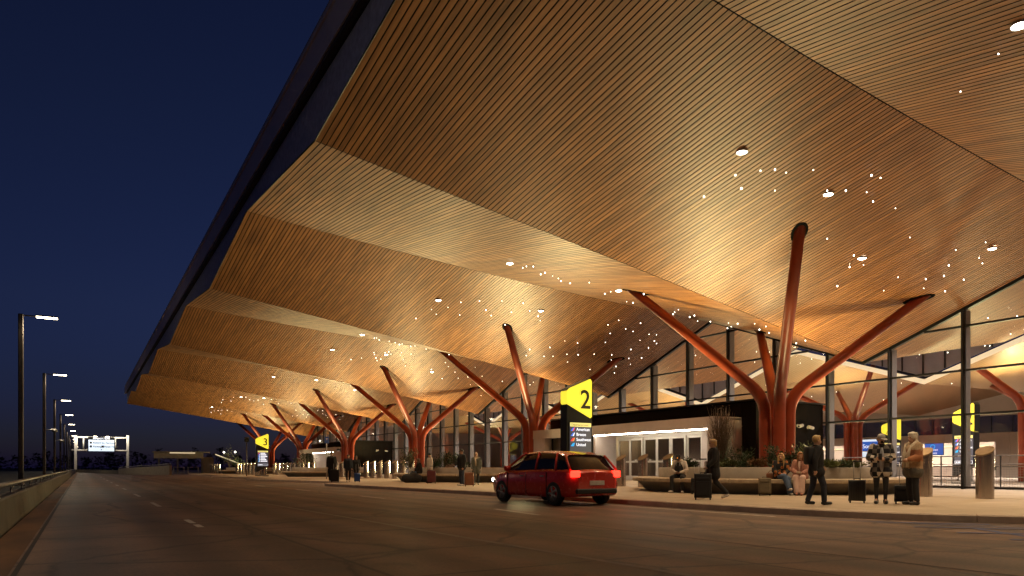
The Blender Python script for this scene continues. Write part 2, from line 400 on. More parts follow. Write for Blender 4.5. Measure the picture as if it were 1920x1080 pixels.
# densify + joints every 3 m
dens = []
for a, b_ in zip(pts[:-1], pts[1:]):
    n = max(1, int((b_ - a).length / .75))
    for i in range(n): dens.append(a.lerp(b_, i / n))
dens.append(pts[-1])
dist = 0; seg = [dens[0]]
def kerb_piece(seg):
    if len(seg) < 2: return
    r = []
    for i, p in enumerate(seg):
        t = (seg[min(i + 1, len(seg) - 1)] - seg[max(i - 1, 0)]).normalized(); nrm = Vector((t.y, -t.x, 0))
        q = p
        if i == 0: q = p + t * .006
        if i == len(seg) - 1: q = p - t * .006
        r.append([q, q + Vector((0, 0, .125)) + nrm * .012, q + Vector((0, 0, .152)) + nrm * .04, Vector((q.x, q.y, .152)) + nrm * .22, Vector((q.x, q.y, -.01)) + nrm * .22])
    vs = mb.quadgrid(r, True); mb.bm.faces.new(list(reversed(vs[0]))); mb.bm.faces.new(vs[-1])
for a, b_ in zip(dens[:-1], dens[1:]):
    seg.append(b_); dist += (b_ - a).length
    if dist >= 3.0: kerb_piece(seg); seg = [b_]; dist = 0
kerb_piece(seg)
tag(mb.build('kerb', M['kerb']), kind='structure')
# painted markings
mb = MB()
def strip(x0, y0, x1, y1, wd, z=.004):
    d = Vector((x1 - x0, y1 - y0)).normalized(); n = Vector((-d.y, d.x)) * wd / 2
    mb.poly([(x0 + n.x, y0 + n.y, z), (x0 - n.x, y0 - n.y, z), (x1 - n.x, y1 - n.y, z), (x1 + n.x, y1 + n.y, z)])
for y0, y1 in ((13.1, 13.75), (14.1, 15.1), (20.6, 23.1), (28.0, 31.0), (37, 40), (45, 48), (54, 57), (63, 66), (72, 75), (84, 87)): strip(1.76, y0, 1.76, y1, .11)
tag(mb.build('lane_marking', M['line']), kind='structure')
mb = MB()
strip(4.98, 3.0, 4.33, 26, .10); strip(4.33, 26, 4.2, 44, .08)
for y0 in (48, 60, 72, 84): strip(4.2, y0, 4.2, y0 + 9, .08)
tag(mb.build('lane_line', M['line_faint']), kind='structure')
mb = MB(); strip(8.45, 12.6, 8.75, 15.0, .13); strip(12.4, 9.6, 12.35, 19.0, .11)
for y0 in (22, 31, 40, 49): strip(8.6, y0, 8.6, y0 + 2.4, .11)
tag(mb.build('bay_marking', M['line']), kind='structure')
mb = MB()
strip(12.9, 6.0, 10.9, 3.4, .14); strip(12.5, 8.6, 14.6, 3.2, .10)
for i in range(5):
    strip(12.75 - i * .5, 7.6 - i * .95, 13.9 - i * .35, 6.2 - i * .95, .16, .008)
tag(mb.build('hatched_marking', M['line_blue']), kind='structure')
mb = MB(); strip(-.55, -5, -.55, 240, .05, .004); strip(7.55, 1, 7.6, 60, .05, .004)
tag(mb.build('road_seam', plain('bitumen_seam', (.03, .02, .012), .7)), kind='structure')
mb = MB(); strip(-.80, -5, -.80, 240, .40, .003)
tag(mb.build('gutter', plain('rust_stained_gutter', (.16, .075, .03), .8, var=.6, scale=.9, stretch=(1, .3, 1))), kind='structure')

# ------------------------------------------------------------------ left parapet
def parapet():
    t = thing('parapet_wall', 'long low concrete road parapet with a tube handrail along the left edge', 'parapet', (-1.03, 0, 0))
    mb = MB(); y = -6.0
    while y < 175:
        l = 6.0 if y < 170 else 5
        mb.slab([(-.34, -.4), (0, -.4), (0, .06), (-.04, .50), (-.06, .53), (-.28, .53), (-.34, .49)], y + .008, y + l - .008); y += l
    mb.build('wall', M['conc_dark'], t)
    mb = MB(); mb.tube([(-.16, -6, .72), (-.16, 175, .72)], .045, 10); mb.build('handrail', M['rail'], t)
    for i in range(60):
        mb = MB(); y = -4 + i * 3.0
        mb.box((-.16, y, .535), (.14, .12, .02)); mb.box((-.16, y, .61), (.03, .05, .14), bevel=.006); mb.tube([(-.16, y - .05, .60), (-.12, y, .66), (-.16, y + .05, .70)], .014, 6)
        mb.build('bracket', M['rail'], t)
parapet()

# ------------------------------------------------------------------ canopy
def canopy():
    t = thing('terminal_canopy', 'huge folded timber-slatted canopy roof sweeping over the kerbside', 'canopy roof')
    half = [YN + .5 * S * i for i in range(int(round((YEND - YN) / (.5 * S))) + 1)]
    pitch = .1524; gap = .029; dep = .05
    mb = MB(); x = XE
    while x < 44.0:
        x1 = min(x + pitch - gap, 44.0)
        if not (XF - .10 < x1 and x < XF + .02):
            zz = (lambda X, Y: zs(X, Y) if X < XF else zin(X, Y))
            for a, b_ in zip(half[:-1], half[1:]):
                a += .018; b_ -= .018
                p = [(x, a, zz(x, a)), (x1, a, zz(x1, a)), (x1, b_, zz(x1, b_)), (x, b_, zz(x, b_))]
                v = [mb.bm.verts.new(q) for q in p]; u = [mb.bm.verts.new((q[0], q[1], q[2] + dep)) for q in p]
                mb.bm.faces.new(v)
                for q in ((v[0], u[0], u[3], v[3]), (v[1], v[2], u[2], u[1])): mb.bm.faces.new(q).material_index = 1
        x += pitch
    mb.build('slatted_soffit', [M['slat'], M['backing']], t)
    mb = MB(); xs = [XE] + [XE + 1.5 * i for i in range(1, 17)] + [XF]
    for a, b_ in zip(half[:-1], half[1:]): mb.quadgrid([[(x, y, zs(x, y) + .07) for x in xs] for y in (a, b_)])
    xs = [XF + i * (44 - XF) / 8 for i in range(9)]
    for a, b_ in zip(half[:-1], half[1:]): mb.quadgrid([[(x, y, zin(x, y) + .07) for x in xs] for y in (a, b_)])
    mb.build('backing_board', M['backing'], t)
    # edge: zigzag recess panel, fascia band with joints
    mb = MB(); zt = 11.25
    for a, b_ in zip(half[:-1], half[1:]): mb.poly([(XE - .02, a, zs(XE, a)), (XE - .02, b_, zs(XE, b_)), (XE - .02, b_, zt), (XE - .02, a, zt)])
    mb.build('recess_panel', M['fascia_dark'], t)
    mb = MB()
    for a, b_ in zip(half[:-1], half[1:]): mb.tube([(XE - .02, a, zs(XE, a)), (XE - .02, b_, zs(XE, b_))], .022, 6)
    mb.build('edge_trim', M['mullion'], t)
    mb = MB(); y = YN
    while y < YEND:
        mb.box((XE - .19, y + 1.83, 11.78), (.10, 3.64, .80)); y += 3.66
    mb.build('fascia', M['fascia'], t)
    mb = MB(); mb.box((XE - .12, (YN + YEND) / 2, 11.33), (.16, YEND - YN, .10)); mb.build('fascia_return', plain('bronze_flashing', (.06, .045, .03), .5, .3), t)
    mb = MB(); mb.box((XE - .18, (YN + YEND) / 2, 12.26), (.22, YEND - YN, .16)); mb.build('edge_cap', M['fascia'], t)
    mb = MB()
    for a, b_ in zip(half[:-1], half[1:]):
        mb.quadgrid([[(x, y, max(12.3 - .02 * (x - XE), (zs(x, y) if x < XF else zin(x, y)) + .9)) for x in (XE - .3, 12, 20, XF, 38, 44.4)] for y in (a, b_)])
    # end walls of the roof
    for y in (YN, YEND):
        xs = [XE - .02, 10, 15, 20, 25, XF - .05]
        mb.quadgrid([[(x, y, zs(x, y)) for x in xs], [(x, y, 12.3 - .02 * (x - XE)) for x in xs]])
    mb.build('roof_deck', M['roof'], t)
    return t
def zin(X, Y):
    """underside of the roof inside the hall, rising away from the glass wall"""
    t = abs((((Y - YV) / S) % 1.0) - .5) * 2; k = (X - XF) / (44 - XF)
    return (rz_(XF) + 1.6 * k) * (1 - t) + (vz_(XF) + 2.2 * k) * t
canopy()

# ------------------------------------------------------------------ branching columns
TIPS = [(-4.62, 3.55, 8.45), (-4.72, -4.5, 8.74), (3.5, -3.95, 7.67), (2.85, 3.15, 7.52)]
PIPES = [(-.34, .30), (-.30, -.34), (.34, -.30), (.30, .34)]
def bez(p0, p1, p2, n):
    return [p0.lerp(p1, i / n).lerp(p1.lerp(p2, i / n), i / n) for i in range(n + 1)]
def branching_column(loc, label, group, tips, ceil, rad=.245, bend=(3.0, 4.35), grp_light=None, power=UP_W, cone=150, collar=True, base_power=0, throw=(1, 1)):
    t = thing('branching_column', label, 'column', loc, 0, group)
    for (tx, ty, tz), (px, py) in zip(tips, PIPES):
        base = Vector((px, py, 0)); tip = Vector((tx, ty, ceil(loc[0] + tx, loc[1] + ty) - loc[2]))
        corner = Vector((px * 1.05, py * 1.05, (bend[0] + bend[1]) / 2 + .15))
        d = (tip - corner).normalized(); a = corner - Vector((0, 0, .75)); b_ = corner + d * .85
        path = [base, Vector((px, py, 1.2))] + bez(a, corner, b_, 8) + [b_.lerp(tip, .5), tip + d * .35]
        path[1] = base.lerp(a, .5)
        mb = MB(); mb.tube(path, [rad] * (len(path) - 4) + [rad * .97, rad * .95, rad * .84, rad * .70], 20); mb.build('branch', M['red'], t)
        if collar:
            # flat black disc painted in for the shade of the open slot round the branch
            X, Y = loc[0] + tip.x, loc[1] + tip.y; e = .02
            dzx = (ceil(X + .1, Y) - ceil(X - .1, Y)) / .2; dzy = (ceil(X, Y + .1) - ceil(X, Y - .1)) / .2
            hd = Vector((d.x, d.y, 0)).normalized(); pd = Vector((-hd.y, hd.x, 0))
            ring = []
            for k in range(20):
                an = 2 * math.pi * k / 20; q = hd * (.56 * math.cos(an) - .05) + pd * .26 * math.sin(an)
                ring.append(Vector((tip.x + q.x, tip.y + q.y, ceil(X, Y) - loc[2] + dzx * q.x + dzy * q.y)))
            mb = MB(); mb.quadgrid([[p + Vector((0, 0, .03)) for p in ring], [p - Vector((0, 0, .018)) for p in ring]], True); mb.poly([p - Vector((0, 0, .018)) for p in ring])
            mb.build('collar', M['collar'], t)
    mb = MB(); mb.lathe([(.0, 0), (.80, 0), (.80, .03), (.0, .03)], 28); mb.build('base_plate', M['steel_dark'], t)
    mb = MB(); mb.lathe([(.0, 0), (.10, 0), (.12, .10), (.0, .10)], 14, (0, 0, bend[1] - .25)); mb.build('uplight', M['steel_dark'], t)
    mb = MB(); mb.lathe([(.0, 0), (.085, 0)], 14, (0, 0, bend[1] - .146)); mb.build('uplight_lens', M['star'], t)
    l = bpy.data.lights.new('uplight_lamp', 'SPOT'); l.energy = power; l.color = (1, .82, .40); l.spot_size = R(cone); l.spot_blend = .6; l.shadow_soft_size = .12
    o = bpy.data.objects.new('uplight_lamp', l); col.objects.link(o); o.parent = t; o.location = (0, 0, bend[1] - .02); o.rotation_euler = (R(180), 0, 0)
    if base_power:
        for (lx, ly), (ax, ay), kw, cn in (((-1.5, -1.35), (-1.0, -.95), throw[0], 116), ((-1.5, 1.35), (-1.15, .12), throw[1], 118), ((1.4, -.2), (.30, -.10), .40, 150)):
            mb = MB(); mb.lathe([(.0, 0), (.13, 0), (.15, .22), (.0, .22)], 14, (lx, ly, .72)); o = mb.build('ground_uplight', M['steel_dark'], t)
            mb = MB(); mb.lathe([(.0, 0), (.12, 0)], 14, (lx, ly, .945)); mb.build('lens', M['star'], o)
            l = bpy.data.lights.new('ground_uplight_lamp', 'SPOT'); l.energy = base_power * kw; l.color = (1, .82, .38); l.spot_size = R(cn); l.spot_blend = 1.0; l.shadow_soft_size = .4
            o = bpy.data.objects.new('ground_uplight_lamp', l); col.objects.link(o); o.parent = t; o.location = (lx, ly, 1.0)
            o.rotation_euler = Vector((ax, ay, 1)).to_track_quat('-Z', 'Y').to_euler()
    return t
ordl = ['nearest russet steel column with four branches, rising behind the large stone planter', 'second russet branching column, just left of the pylon sign numbered 2',
        'third russet branching column, behind the second stone planter', 'fourth russet branching column, at the black box of the farther entrance',
        'fifth russet branching column, left of the farther entrance', 'farthest russet branching column, behind the pylon sign numbered 3']
for n in range(6):
    branching_column((24.55, YV + S * n, .15), ordl[n], 'russet branching columns under the canopy', TIPS, lambda X, Y: zs(X, Y), base_power=BASE_W, throw=(.30, 1.15) if n == 0 else (1.12, .68))

# ------------------------------------------------------------------ recessed downlights and star pendants in the canopy
BIG = [((1391, 284), 'in the near fold, left of its star lights'), ((1553, 363), 'in the near fold, above the branch of the nearest column'), ((1616, 483), 'in the near fold, between two branches of the nearest column'), ((1860, 465), 'in the near fold, close to the glass wall'),
       ((1912, 45), 'at the upper right, in the fold overhead'), ((956, 493), 'at the start of the star lights in the pale narrow fold'), ((1160, 544), 'at the tip of a branch of the nearest column'), ((1014, 582), 'right of the second column’s tallest branch'), ((822, 562), 'at the left end of the second fold’s star lights'),
       ((679, 627), 'left end of the thin pale fold'), ((724, 664), 'among a tight cluster of star lights in the third fold'), ((810, 697), 'in the third fold, right of its star cluster'), ((623, 655), 'alone on a plain stretch of the third fold'),
       ((513, 706), 'leftmost on the glowing fourth fold'), ((593, 712), 'middle one on the glowing fourth fold'), ((665, 731), 'rightmost on the glowing fourth fold'), ((452, 744), 'left one in the fifth fold’s star lights'), ((495, 746), 'right one in the fifth fold’s star lights'), ((397.5, 763), 'in the farthest fold')]
mb = MB(); mb.lathe([(.0, -.05), (.07, -.045), (.12, -.025), (.14, .0)], 20); lens_me = mb.mesh('lens'); lens_me.materials.append(M['down'])
mb = MB(); mb.lathe([(.142, .06), (.142, -.004), (.15, -.008), (.156, 0), (.156, .06)], 20); trim_me = mb.mesh('trim'); trim_me.materials.append(M['rail'])
dl = bpy.data.lights.new('downlight_lamp', 'SPOT'); dl.energy = DOWN_W; dl.color = (1, .73, .43); dl.spot_size = R(115); dl.spot_blend = .8; dl.shadow_soft_size = .1
def downlight(p, label, group='bright round downlights in the canopy', light=dl):
    t = thing('downlight', label, 'ceiling light', p, 0, group)
    o = bpy.data.objects.new('lens', lens_me); col.objects.link(o); o.parent = t; o.location = (0, 0, .02)
    o = bpy.data.objects.new('trim', trim_me); col.objects.link(o); o.parent = t
    o = bpy.data.objects.new('downlight_lamp', light); col.objects.link(o); o.parent = t; o.location = (0, 0, -.12)
for (u, v), lb in BIG:
    p = soffit_hit(u, v); downlight(p - Vector((0, 0, .03)), 'bright round canopy downlight ' + lb)
for x, y in ((14.5, 4.6), (19.5, 3.4), (23.6, 5.6), (27.8, 6.6)):
    downlight(Vector((x, y, zs(x, y) - .03)), 'bright round downlight in the near end of the canopy, outside the picture', 'downlights outside the picture')
STARS = [(1379,320),(1426,312),(1453,308),(1474,317),(1525,312),(1390,343),(1453,351),(1551,349),(1586,347),(1625,354),(1634,318),(1651,326),(1801,164),(1872,92),(1320,360),(1637,369),(1679,385),(1551,441),(1706,440),
(1601,470),(1593,493),(1619,492),(1570,528),(1657,540),(1684,514),(1736,515),(1732,536),(1770,509),(1772,538),(1807,517),(1836,479),(1842,488),(1848,449),(1779,489),(1792,462),
(1105,524),(1134,545),(1145,542),(1207,544),(1175,562),(1187,561),(1234,572),(1262,583),(1265,581),(1272,577),(1293,588),(1302,585),(1308,598),(1332,598),(1366,602),(1364,609),(1371,609),(1383,600),(1415,603),(1424,611),(1436,607),(1442,618),(1493,637),(1510,632),
(1160,596),(1140,604),(1201,600),(1173,612),(1187,617),(1144,621),(1217,623),(1231,624),(1135,638),(1200,635),(1227,634),(1231,640),(1183,650),(1216,648),(1114,660),(1147,661),(1179,668),(1203,666),(1146,672),(1182,680),(1155,682),(1152,695),(1106,689),
(921,587),(959,581),(947,604),(1009,588),(1013,598),(1059,636),(1083,638),(1031,646),(1020,664),(1037,664),(1063,660),(1084,660),(1064,674),(993,650),(987,662),(809,577),(840,573),(864,562),(899,559),(941,561),(818,586),(862,586),(911,575),(981,563),(993,578),(780,592),
(702,630),(706,631),(711,633),(730,636),(741,639),(749,641),(754,642),(770,645),(778,646),(799,651),(842,661),(980,497),(987,494),(1000,493),(1022,505),(1014,508),(1036,513),(1047,517),(1052,521),(1069,525),
(658,670),(678,668),(701,658),(702,661),(705,667),(707,673),(714,670),(722,658),(729,656),(733,661),(753,658),(751,664),(756,671),(771,661),(760,683),(835,677),(841,685),(809,689),(829,706),(853,695),(859,706),(877,704),(882,719),(891,686),(904,702),(942,711),(902,739),
(418,747),(415,752),(433,750),(438,743),(461,742),(468,747),(476,750),(484,748),(494,756),(509,747),(522,754),(546,754),(555,767),(570,768),(549,778),(557,777),(568,776),(577,776),(574,781),(596,768),(605,768),(605,774),(611,777),(614,781),(630,775),(643,779),(637,785),(393,764),(396,771),(402,769),(409,768),(416,768),(414,774),(426,767),(435,771),(462,774)]
mb = MB(); mb.ball((0, 0, -.14), (.019, .019, .027), seg=10, rings=6); star_me = mb.mesh('star'); star_me.materials.append(M['star']); star_me.materials.append(M['steel'])
bm = bmesh.new(); bm.from_mesh(star_me)
g = bmesh.ops.create_cone(bm, segments=6, radius1=.008, radius2=.008, depth=.16, cap_ends=False)
for v in g['verts']: v.co.z -= .06
for f in {f for v in g['verts'] for f in v.link_faces}: f.material_index = 1
bm.to_mesh(star_me); bm.free()
FOLD = ['first, overhead', 'second', 'third', 'fourth', 'fifth', 'farthest']
for u, v in STARS:
    p = soffit_hit(u, v)
    o = bpy.data.objects.new('star_pendant', star_me); col.objects.link(o); o.location = p; o.scale = [random.choice((.65, .8, .9, 1.0, 1.15))] * 3
    k = int(math.floor((p.y - YV) / S + .999)); face = 'falling' if ((p.y - YV) / S) % 1 > .5 else 'rising'
    name = ['first', 'second', 'third', 'fourth', 'fifth', 'sixth', 'seventh'][max(0, min(6, k))]
    tag(o, f'tiny star-like pendant light under the {face} face of the {name} canopy fold from the camera', 'pendant light', f'star pendants, {face} face of the {name} fold')
# ------------------------------------------------------------------ glass wall of the hall
MUL0, MSP = 14.649, S / 6
def glass_wall():
    t = thing('glass_wall', 'tall glazed facade with black mullions under the canopy folds', 'glass facade', (XF, 0, 0))
    ns = range(-7, 32); ys_ = [MUL0 + MSP * n for n in ns]
    for y in ys_:
        if y > YEND - .5: continue
        zt = zs(XF, y) - .03
        mb = MB(); mb.box((-.07, y, (zt + .12) / 2), (.14, .075, zt - .12)); o = mb.build('mullion', M['mullion'], t)
        mb = MB(); mb.box((.21, y, (zt + .12) / 2), (.38, .16, zt - .12)); mb.build('back_post', M['post_grey'], o)
    for z in (.22, 3.2, 5.0, 6.8, 8.6):
        mb = MB()
        for y in ys_[:-1]:
            a, b_ = y + .04, min(y + MSP - .04, YEND); n = 12; sp = []
            st = [a + (b_ - a) * i / n for i in range(n + 1)]
            ok = [q for q in st if zs(XF, q) > z + .10]
            if len(ok) >= 2: mb.box((-.02, (ok[0] + ok[-1]) / 2, z), (.13, ok[-1] - ok[0], .085))
        mb.build('transom', M['mullion'], t)
    mb = MB()
    half = [YN + .5 * S * i for i in range(int(round((YEND - YN) / (.5 * S))) + 1)]
    for a, b_ in zip(half[:-1], half[1:]):
        p = [(-.06, a, zs(XF, a) - .08), (.10, a, zs(XF, a) - .08), (.10, a, zs(XF, a) + .06), (-.06, a, zs(XF, a) + .06)]
        q = [(-.06, b_, zs(XF, b_) - .08), (.10, b_, zs(XF, b_) - .08), (.10, b_, zs(XF, b_) + .06), (-.06, b_, zs(XF, b_) + .06)]
        mb.quadgrid([p, q], True)
    mb.build('head_frame', M['mullion'], t)
    for y in ys_[:-1]:
        a, b_ = y + .04, min(y + MSP - .04, YEND)
        if a > YEND - .4: continue
        tops = [a] + [h for h in half if a < h < b_] + [b_]
        mb = MB(); mb.poly([(.02, a, .20), (.02, b_, .20)] + [(.02, q, zs(XF, q) - .02) for q in reversed(tops)])
        mb.build('pane', M['glass'], t)
glass_wall()

# ------------------------------------------------------------------ entrance vestibules
def vestibule(Y0, label):
    t = thing('entrance_vestibule', label, 'entrance vestibule', (0, Y0, .15))
    G = .18; z0 = -.0
    # black clad volume, in panels with open joints
    mb = MB()
    for i in range(4): mb.box((25.7 + .6 + i * 1.212, .39, 1.95), (1.206, .78, 3.9))
    for i in range(9): mb.box((28.1, .80 + .85 + i * 1.70, 3.535), (4.8, 1.694, .73))
    mb.build('black_cladding', M['black_clad'], t)
    mb = MB(); mb.box((28.1, 8, 3.94), (5.0, 16.2, .06)); mb.build('parapet_cap', M['mullion'], t)
    # zinc portal
    mb = MB()
    for i in range(7): mb.box((24.09, .80 + 1.05 + i * 2.1, 2.91), (.26, 2.094, .52))
    mb.box((24.95, 8.15, 3.11), (1.46, 14.7, .12))
    mb.build('portal_fascia', M['portal'], t)
    mb = MB()
    mb.box((24.35, 1.025, 1.42), (.78, .45, 2.46)); mb.box((25.22, 1.025, 1.66), (.95, .45, 2.94)); mb.build('side_wall', M['portal'], t)
    mb = MB(); mb.box((25.2, 14.9, 1.42), (2.4, 1.2, 2.46)); mb.build('end_pillar', M['portal'], t)
    mb = MB(); mb.box((24.85, 9.55, 1.42), (1.5, .16, 2.46)); mb.build('reveal_wall', M['portal'], t)
    mb = MB(); mb.box((25.68, 2.2, 1.42), (.12, 1.85, 2.46)); mb.build('inner_panel', M['portal'], t)
    mb = MB(); mb.box((25.1, 5.35, 2.68), (1.70, 8.2, .05)); mb.build('porch_ceiling', M['portal'], t)
    mb = MB(); mb.box((25.05, 5.4, 2.648), (.5, .34, .012)); mb.build('ceiling_vent', M['steel_dark'], t)
    mb = MB(); mb.box((24.02, 5.4, 2.625), (.07, 8.15, .045)); mb.build('light_strip', M['led'], t)
    mb = MB(); mb.box((24.6, 11.95, 1.42), (.05, 4.6, 2.46)); mb.build('dark_window', M['door_glass'], t)
    for k in range(4):
        mb = MB(); mb.box((24.55, 9.68 + k * 1.52, 1.42), (.08, .06, 2.46)); mb.build('window_post', M['mullion'], t)
    mb = MB(); mb.box((30.3, 8.0, 1.5), (.08, 14.4, 2.9)); mb.build('pane_backdrop', M['portal'], t)  # pale panel added behind the doors so the panes look lighter
    for yy in (4.2, 8.2):  # glowing discs and spots added to brighten the view through the doors
        mb = MB(); mb.lathe([(0, 3.035), (.12, 3.035), (.14, 3.05)], 16, (27.6, yy, 0)); mb.build('fill_disc', M['star'], t)
        l = bpy.data.lights.new('vestibule_fill', 'SPOT'); l.energy = 160; l.color = (1, .82, .62); l.spot_size = R(150); l.spot_blend = .6; l.shadow_soft_size = .12
        o = bpy.data.objects.new('vestibule_fill', l); col.objects.link(o); o.parent = t; o.location = (27.6, yy, 2.98)
    mb = MB(); mb.box((25.66, 6.28, 2.585), (.10, 6.3, .13)); mb.build('door_header', M['door'], t)
    for k in range(6):
        y = 3.15 + k * 1.045; wd = 1.03
        mb = MB(); xx = 25.64 if k in (1, 2, 4) else 25.70
        for q in (y + .055, y + wd - .055): mb.box((xx, q, G + 1.16), (.055, .11, 2.32))
        for zc, hh in ((G + .13, .26), (G + 1.02, .09), (G + 2.25, .14)): mb.box((xx, y + wd / 2, zc), (.05, wd - .225, hh))
        d = mb.build('door', M['door'], t)
        mb = MB(); mb.box((xx, y + wd / 2, G + 1.22), (.012, wd - .21, 1.98)); mb.build('pane', M['door_glass'], d)
        mb = MB(); mb.box((xx - .045, y + wd / 2, G + 1.10), (.03, .16, .07), bevel=.008); mb.build('push_plate', M['door'], d)
    return t
vestibule(20.9, 'near entrance vestibule, black upper box over a zinc portal with white sliding doors')
vestibule(20.9 + 3 * S, 'farther entrance vestibule, black box and zinc portal behind the distant walkers')

def security_camera(x, y, z, label, flip=1):
    t = thing('security_camera', label, 'security camera', (x, y, z))
    mb = MB(); mb.lathe([(0, 0), (.07, 0), (.07, .03), (0, .03)], 14); mb.box((0, -.0, .015), (.06, .06, .02))
    for v in mb.bm.verts: v.co = Vector((v.co.x, -v.co.z, v.co.y))
    mb.build('mount', M['door'], t)
    mb = MB(); mb.tube([(0, -.03, 0), (0, -.14, -.02)], .022, 8); mb.build('bracket', M['door'], t)
    mb = MB(); mb.tube([(-.16 * flip, -.16, .01), (.15 * flip, -.20, -.05)], .075, 14); mb.build('housing', M['door'], t)
    mb = MB(); mb.ball((.17 * flip, -.202, -.054), .05); mb.build('lens', M['black_shiny'], t)
security_camera(28.6, 20.9, 3.0, 'larger pale security camera on the black wall right of the nearest column', -1)
security_camera(29.35, 20.9, 2.95, 'smaller pale security camera on the black wall, beside the larger one', 1)
security_camera(28.6, 75.77, 3.0, 'left security camera on the far black entrance box', -1)
security_camera(29.7, 75.77, 2.95, 'right security camera on the far black entrance box', 1)

# ------------------------------------------------------------------ guard railing behind the glass
def railing():
    t = thing('guard_railing', 'steel guard railing with wire mesh infill behind the glass, right of the bollards', 'railing', (31.35, 0, .15))
    y0, y1 = 2.2, 20.4; n = 8; st = (y1 - y0) / n
    for z, r in ((1.36, .028), (1.02, .022)):
        mb = MB(); mb.tube([(0, y0, z), (0, y1, z)], r, 10); mb.build('rail', M['rail'], t)
    for i in range(n + 1):
        mb = MB(); mb.box((0, y0 + i * st, .68), (.07, .03, 1.36)); mb.build('post', M['steel_dark'], t)
    for i in range(n):
        mb = MB(); a = y0 + i * st + .06; b_ = a + st - .12
        for z in (.10, .50, .93): mb.box((0, (a + b_) / 2, z), (.03, b_ - a, .045))
        y = a
        while y <= b_: mb.box((0, y, .52), (.008, .008, .84)); y += .095
        z = .14
        while z < .93: mb.box((.006, (a + b_) / 2, z), (.008, b_ - a, .008)); z += .095
        mb.build('mesh_panel', M['rail'], t)
railing()

# ------------------------------------------------------------------ hall interior
mb = MB(); mb.poly([(31, -12, .152), (82, -12, .152), (82, YEND, .152), (31, YEND, .152)]); tag(mb.build('hall_floor', M['floor_in']), kind='structure')
M['wall_in'] = plain('pale_wall_panel', (.58, .50, .44), .6, var=.08, scale=.6)
M['ceil_in'] = plain('pale_oak_ceiling', (.36, .215, .115), .5, var=.18, scale=1.2, stretch=(8, .3, 1))
YV2 = 23.5
def z2(X, Y):
    t = abs((((Y - YV2) / S) % 1.0) - .5) * 2; k = (X - 44.6) / 34
    return (9.4 - .9 * k) * (1 - t) + (6.25 + .5 * k) * t
def hall():
    t = thing('arrivals_hall', 'lit hall interior behind the glass: lower oak ceiling, clerestory, pale back wall', 'hall interior', (0, 0, 0))
    half2 = [YV2 - 2 * S + .5 * S * i for i in range(16)]
    half2 = [y for y in half2 if y < YEND + 6]
    mb = MB()
    x = 44.6
    while x < 78:
        x1 = x + .34
        for a, b_ in zip(half2[:-1], half2[1:]): mb.quadgrid([[(x, a, z2(x, a)), (x1, a, z2(x1, a))], [(x, b_, z2(x, b_)), (x1, b_, z2(x1, b_))]])
        x += .36
    mb.build('lower_ceiling', M['ceil_in'], t)
    mb = MB()
    for a, b_ in zip(half2[:-1], half2[1:]): mb.quadgrid([[(x, a, z2(x, a) + .06) for x in (44.7, 55, 65, 78.2)], [(x, b_, z2(x, b_) + .06) for x in (44.7, 55, 65, 78.2)]])
    mb.build('ceiling_backing', M['backing'], t)
    mb = MB()
    for a, b_ in zip(half2[:-1], half2[1:]):
        mb.poly([(44.5, a, z2(44.6, a) - .06), (44.5, b_, z2(44.6, b_) - .06), (44.5, b_, z2(44.6, b_) + .26), (44.5, a, z2(44.6, a) + .26)])
    mb.build('light_cove', M['cove'], t)
    ys_ = sorted(set(half2 + [YN + .5 * S * i for i in range(15)])); ys_ = [y for y in ys_ if YN <= y <= YEND]
    mb = MB()
    for a, b_ in zip(ys_[:-1], ys_[1:]):
        mb.poly([(44.75, a, z2(44.6, a) + .42), (44.75, b_, z2(44.6, b_) + .42), (44.75, b_, max(zin(44, b_), z2(44.6, b_) + .45) + .3), (44.75, a, max(zin(44, a), z2(44.6, a) + .45) + .3)])
    mb.build('clerestory', plain('clerestory_glass', (.26, .26, .33), .4, var=.2, scale=.4), t)
    mb = MB(); y = YN + 1
    while y < YEND:
        a, b_ = z2(44.6, y) + .44, zin(44, y)
        if b_ > a + .2: mb.box((44.68, y, (a + b_) / 2), (.08, .06, b_ - a))
        y += 1.3
    mb.build('clerestory_frame', M['mullion'], t)
    mb = MB(); y = -12
    while y < YEND: mb.box((78.1, y + 1.5, 2.35), (.15, 2.98, 4.4)); y += 3
    mb.box((78.15, 49, 7.7), (.15, 122, 2.9)); mb.build('back_wall', M['wall_in'], t)
    mb = MB(); mb.box((78.12, 49, 5.4), (.10, 122, 1.7)); mb.build('dark_window_band', M['door_glass'], t)
    mb = MB(); y = -11
    while y < YEND: mb.box((78.02, y, 5.4), (.08, .07, 1.7)); y += 1.9
    mb.build('window_frame', M['mullion'], t)
    mb = MB()
    for y in (YN + .2, YEND - .1): mb.box((54.5, y, 4.6), (47, .1, 8.9))
    mb.build('end_wall', M['wall_in'], t)
    # lower counters wall in front, with darker openings
    mb = MB()
    for y in (-6, 4, 14, 24, 34, 46, 58, 70, 82, 94): mb.box((70, y, 1.75), (.3, 6.4, 3.2))
    mb.build('counter_wall', M['wall_in'], t)
    mb = MB()
    for y in (-6, 4, 14, 24, 34, 46, 58, 70, 82, 94): mb.box((66.5, y, .70), (.9, 5.4, 1.1), bevel=.03)
    mb.build('check_in_desk', M['portal'], t)
    mb = MB()
    for y in (-6, 4, 14, 24, 34, 46, 58, 70, 82, 94): mb.box((69.8, y, 3.0), (.06, 5.6, .12))
    mb.build('desk_light', M['cove'], t)
hall()
TIN = [(-4.6, 3.6, 0), (-4.6, -4.4, 0), (3.6, -4.0, 0), (3.4, 3.6, 0)]
def c2(X, Y): return z2(X, Y) if X > 44.6 else zin(X, Y)
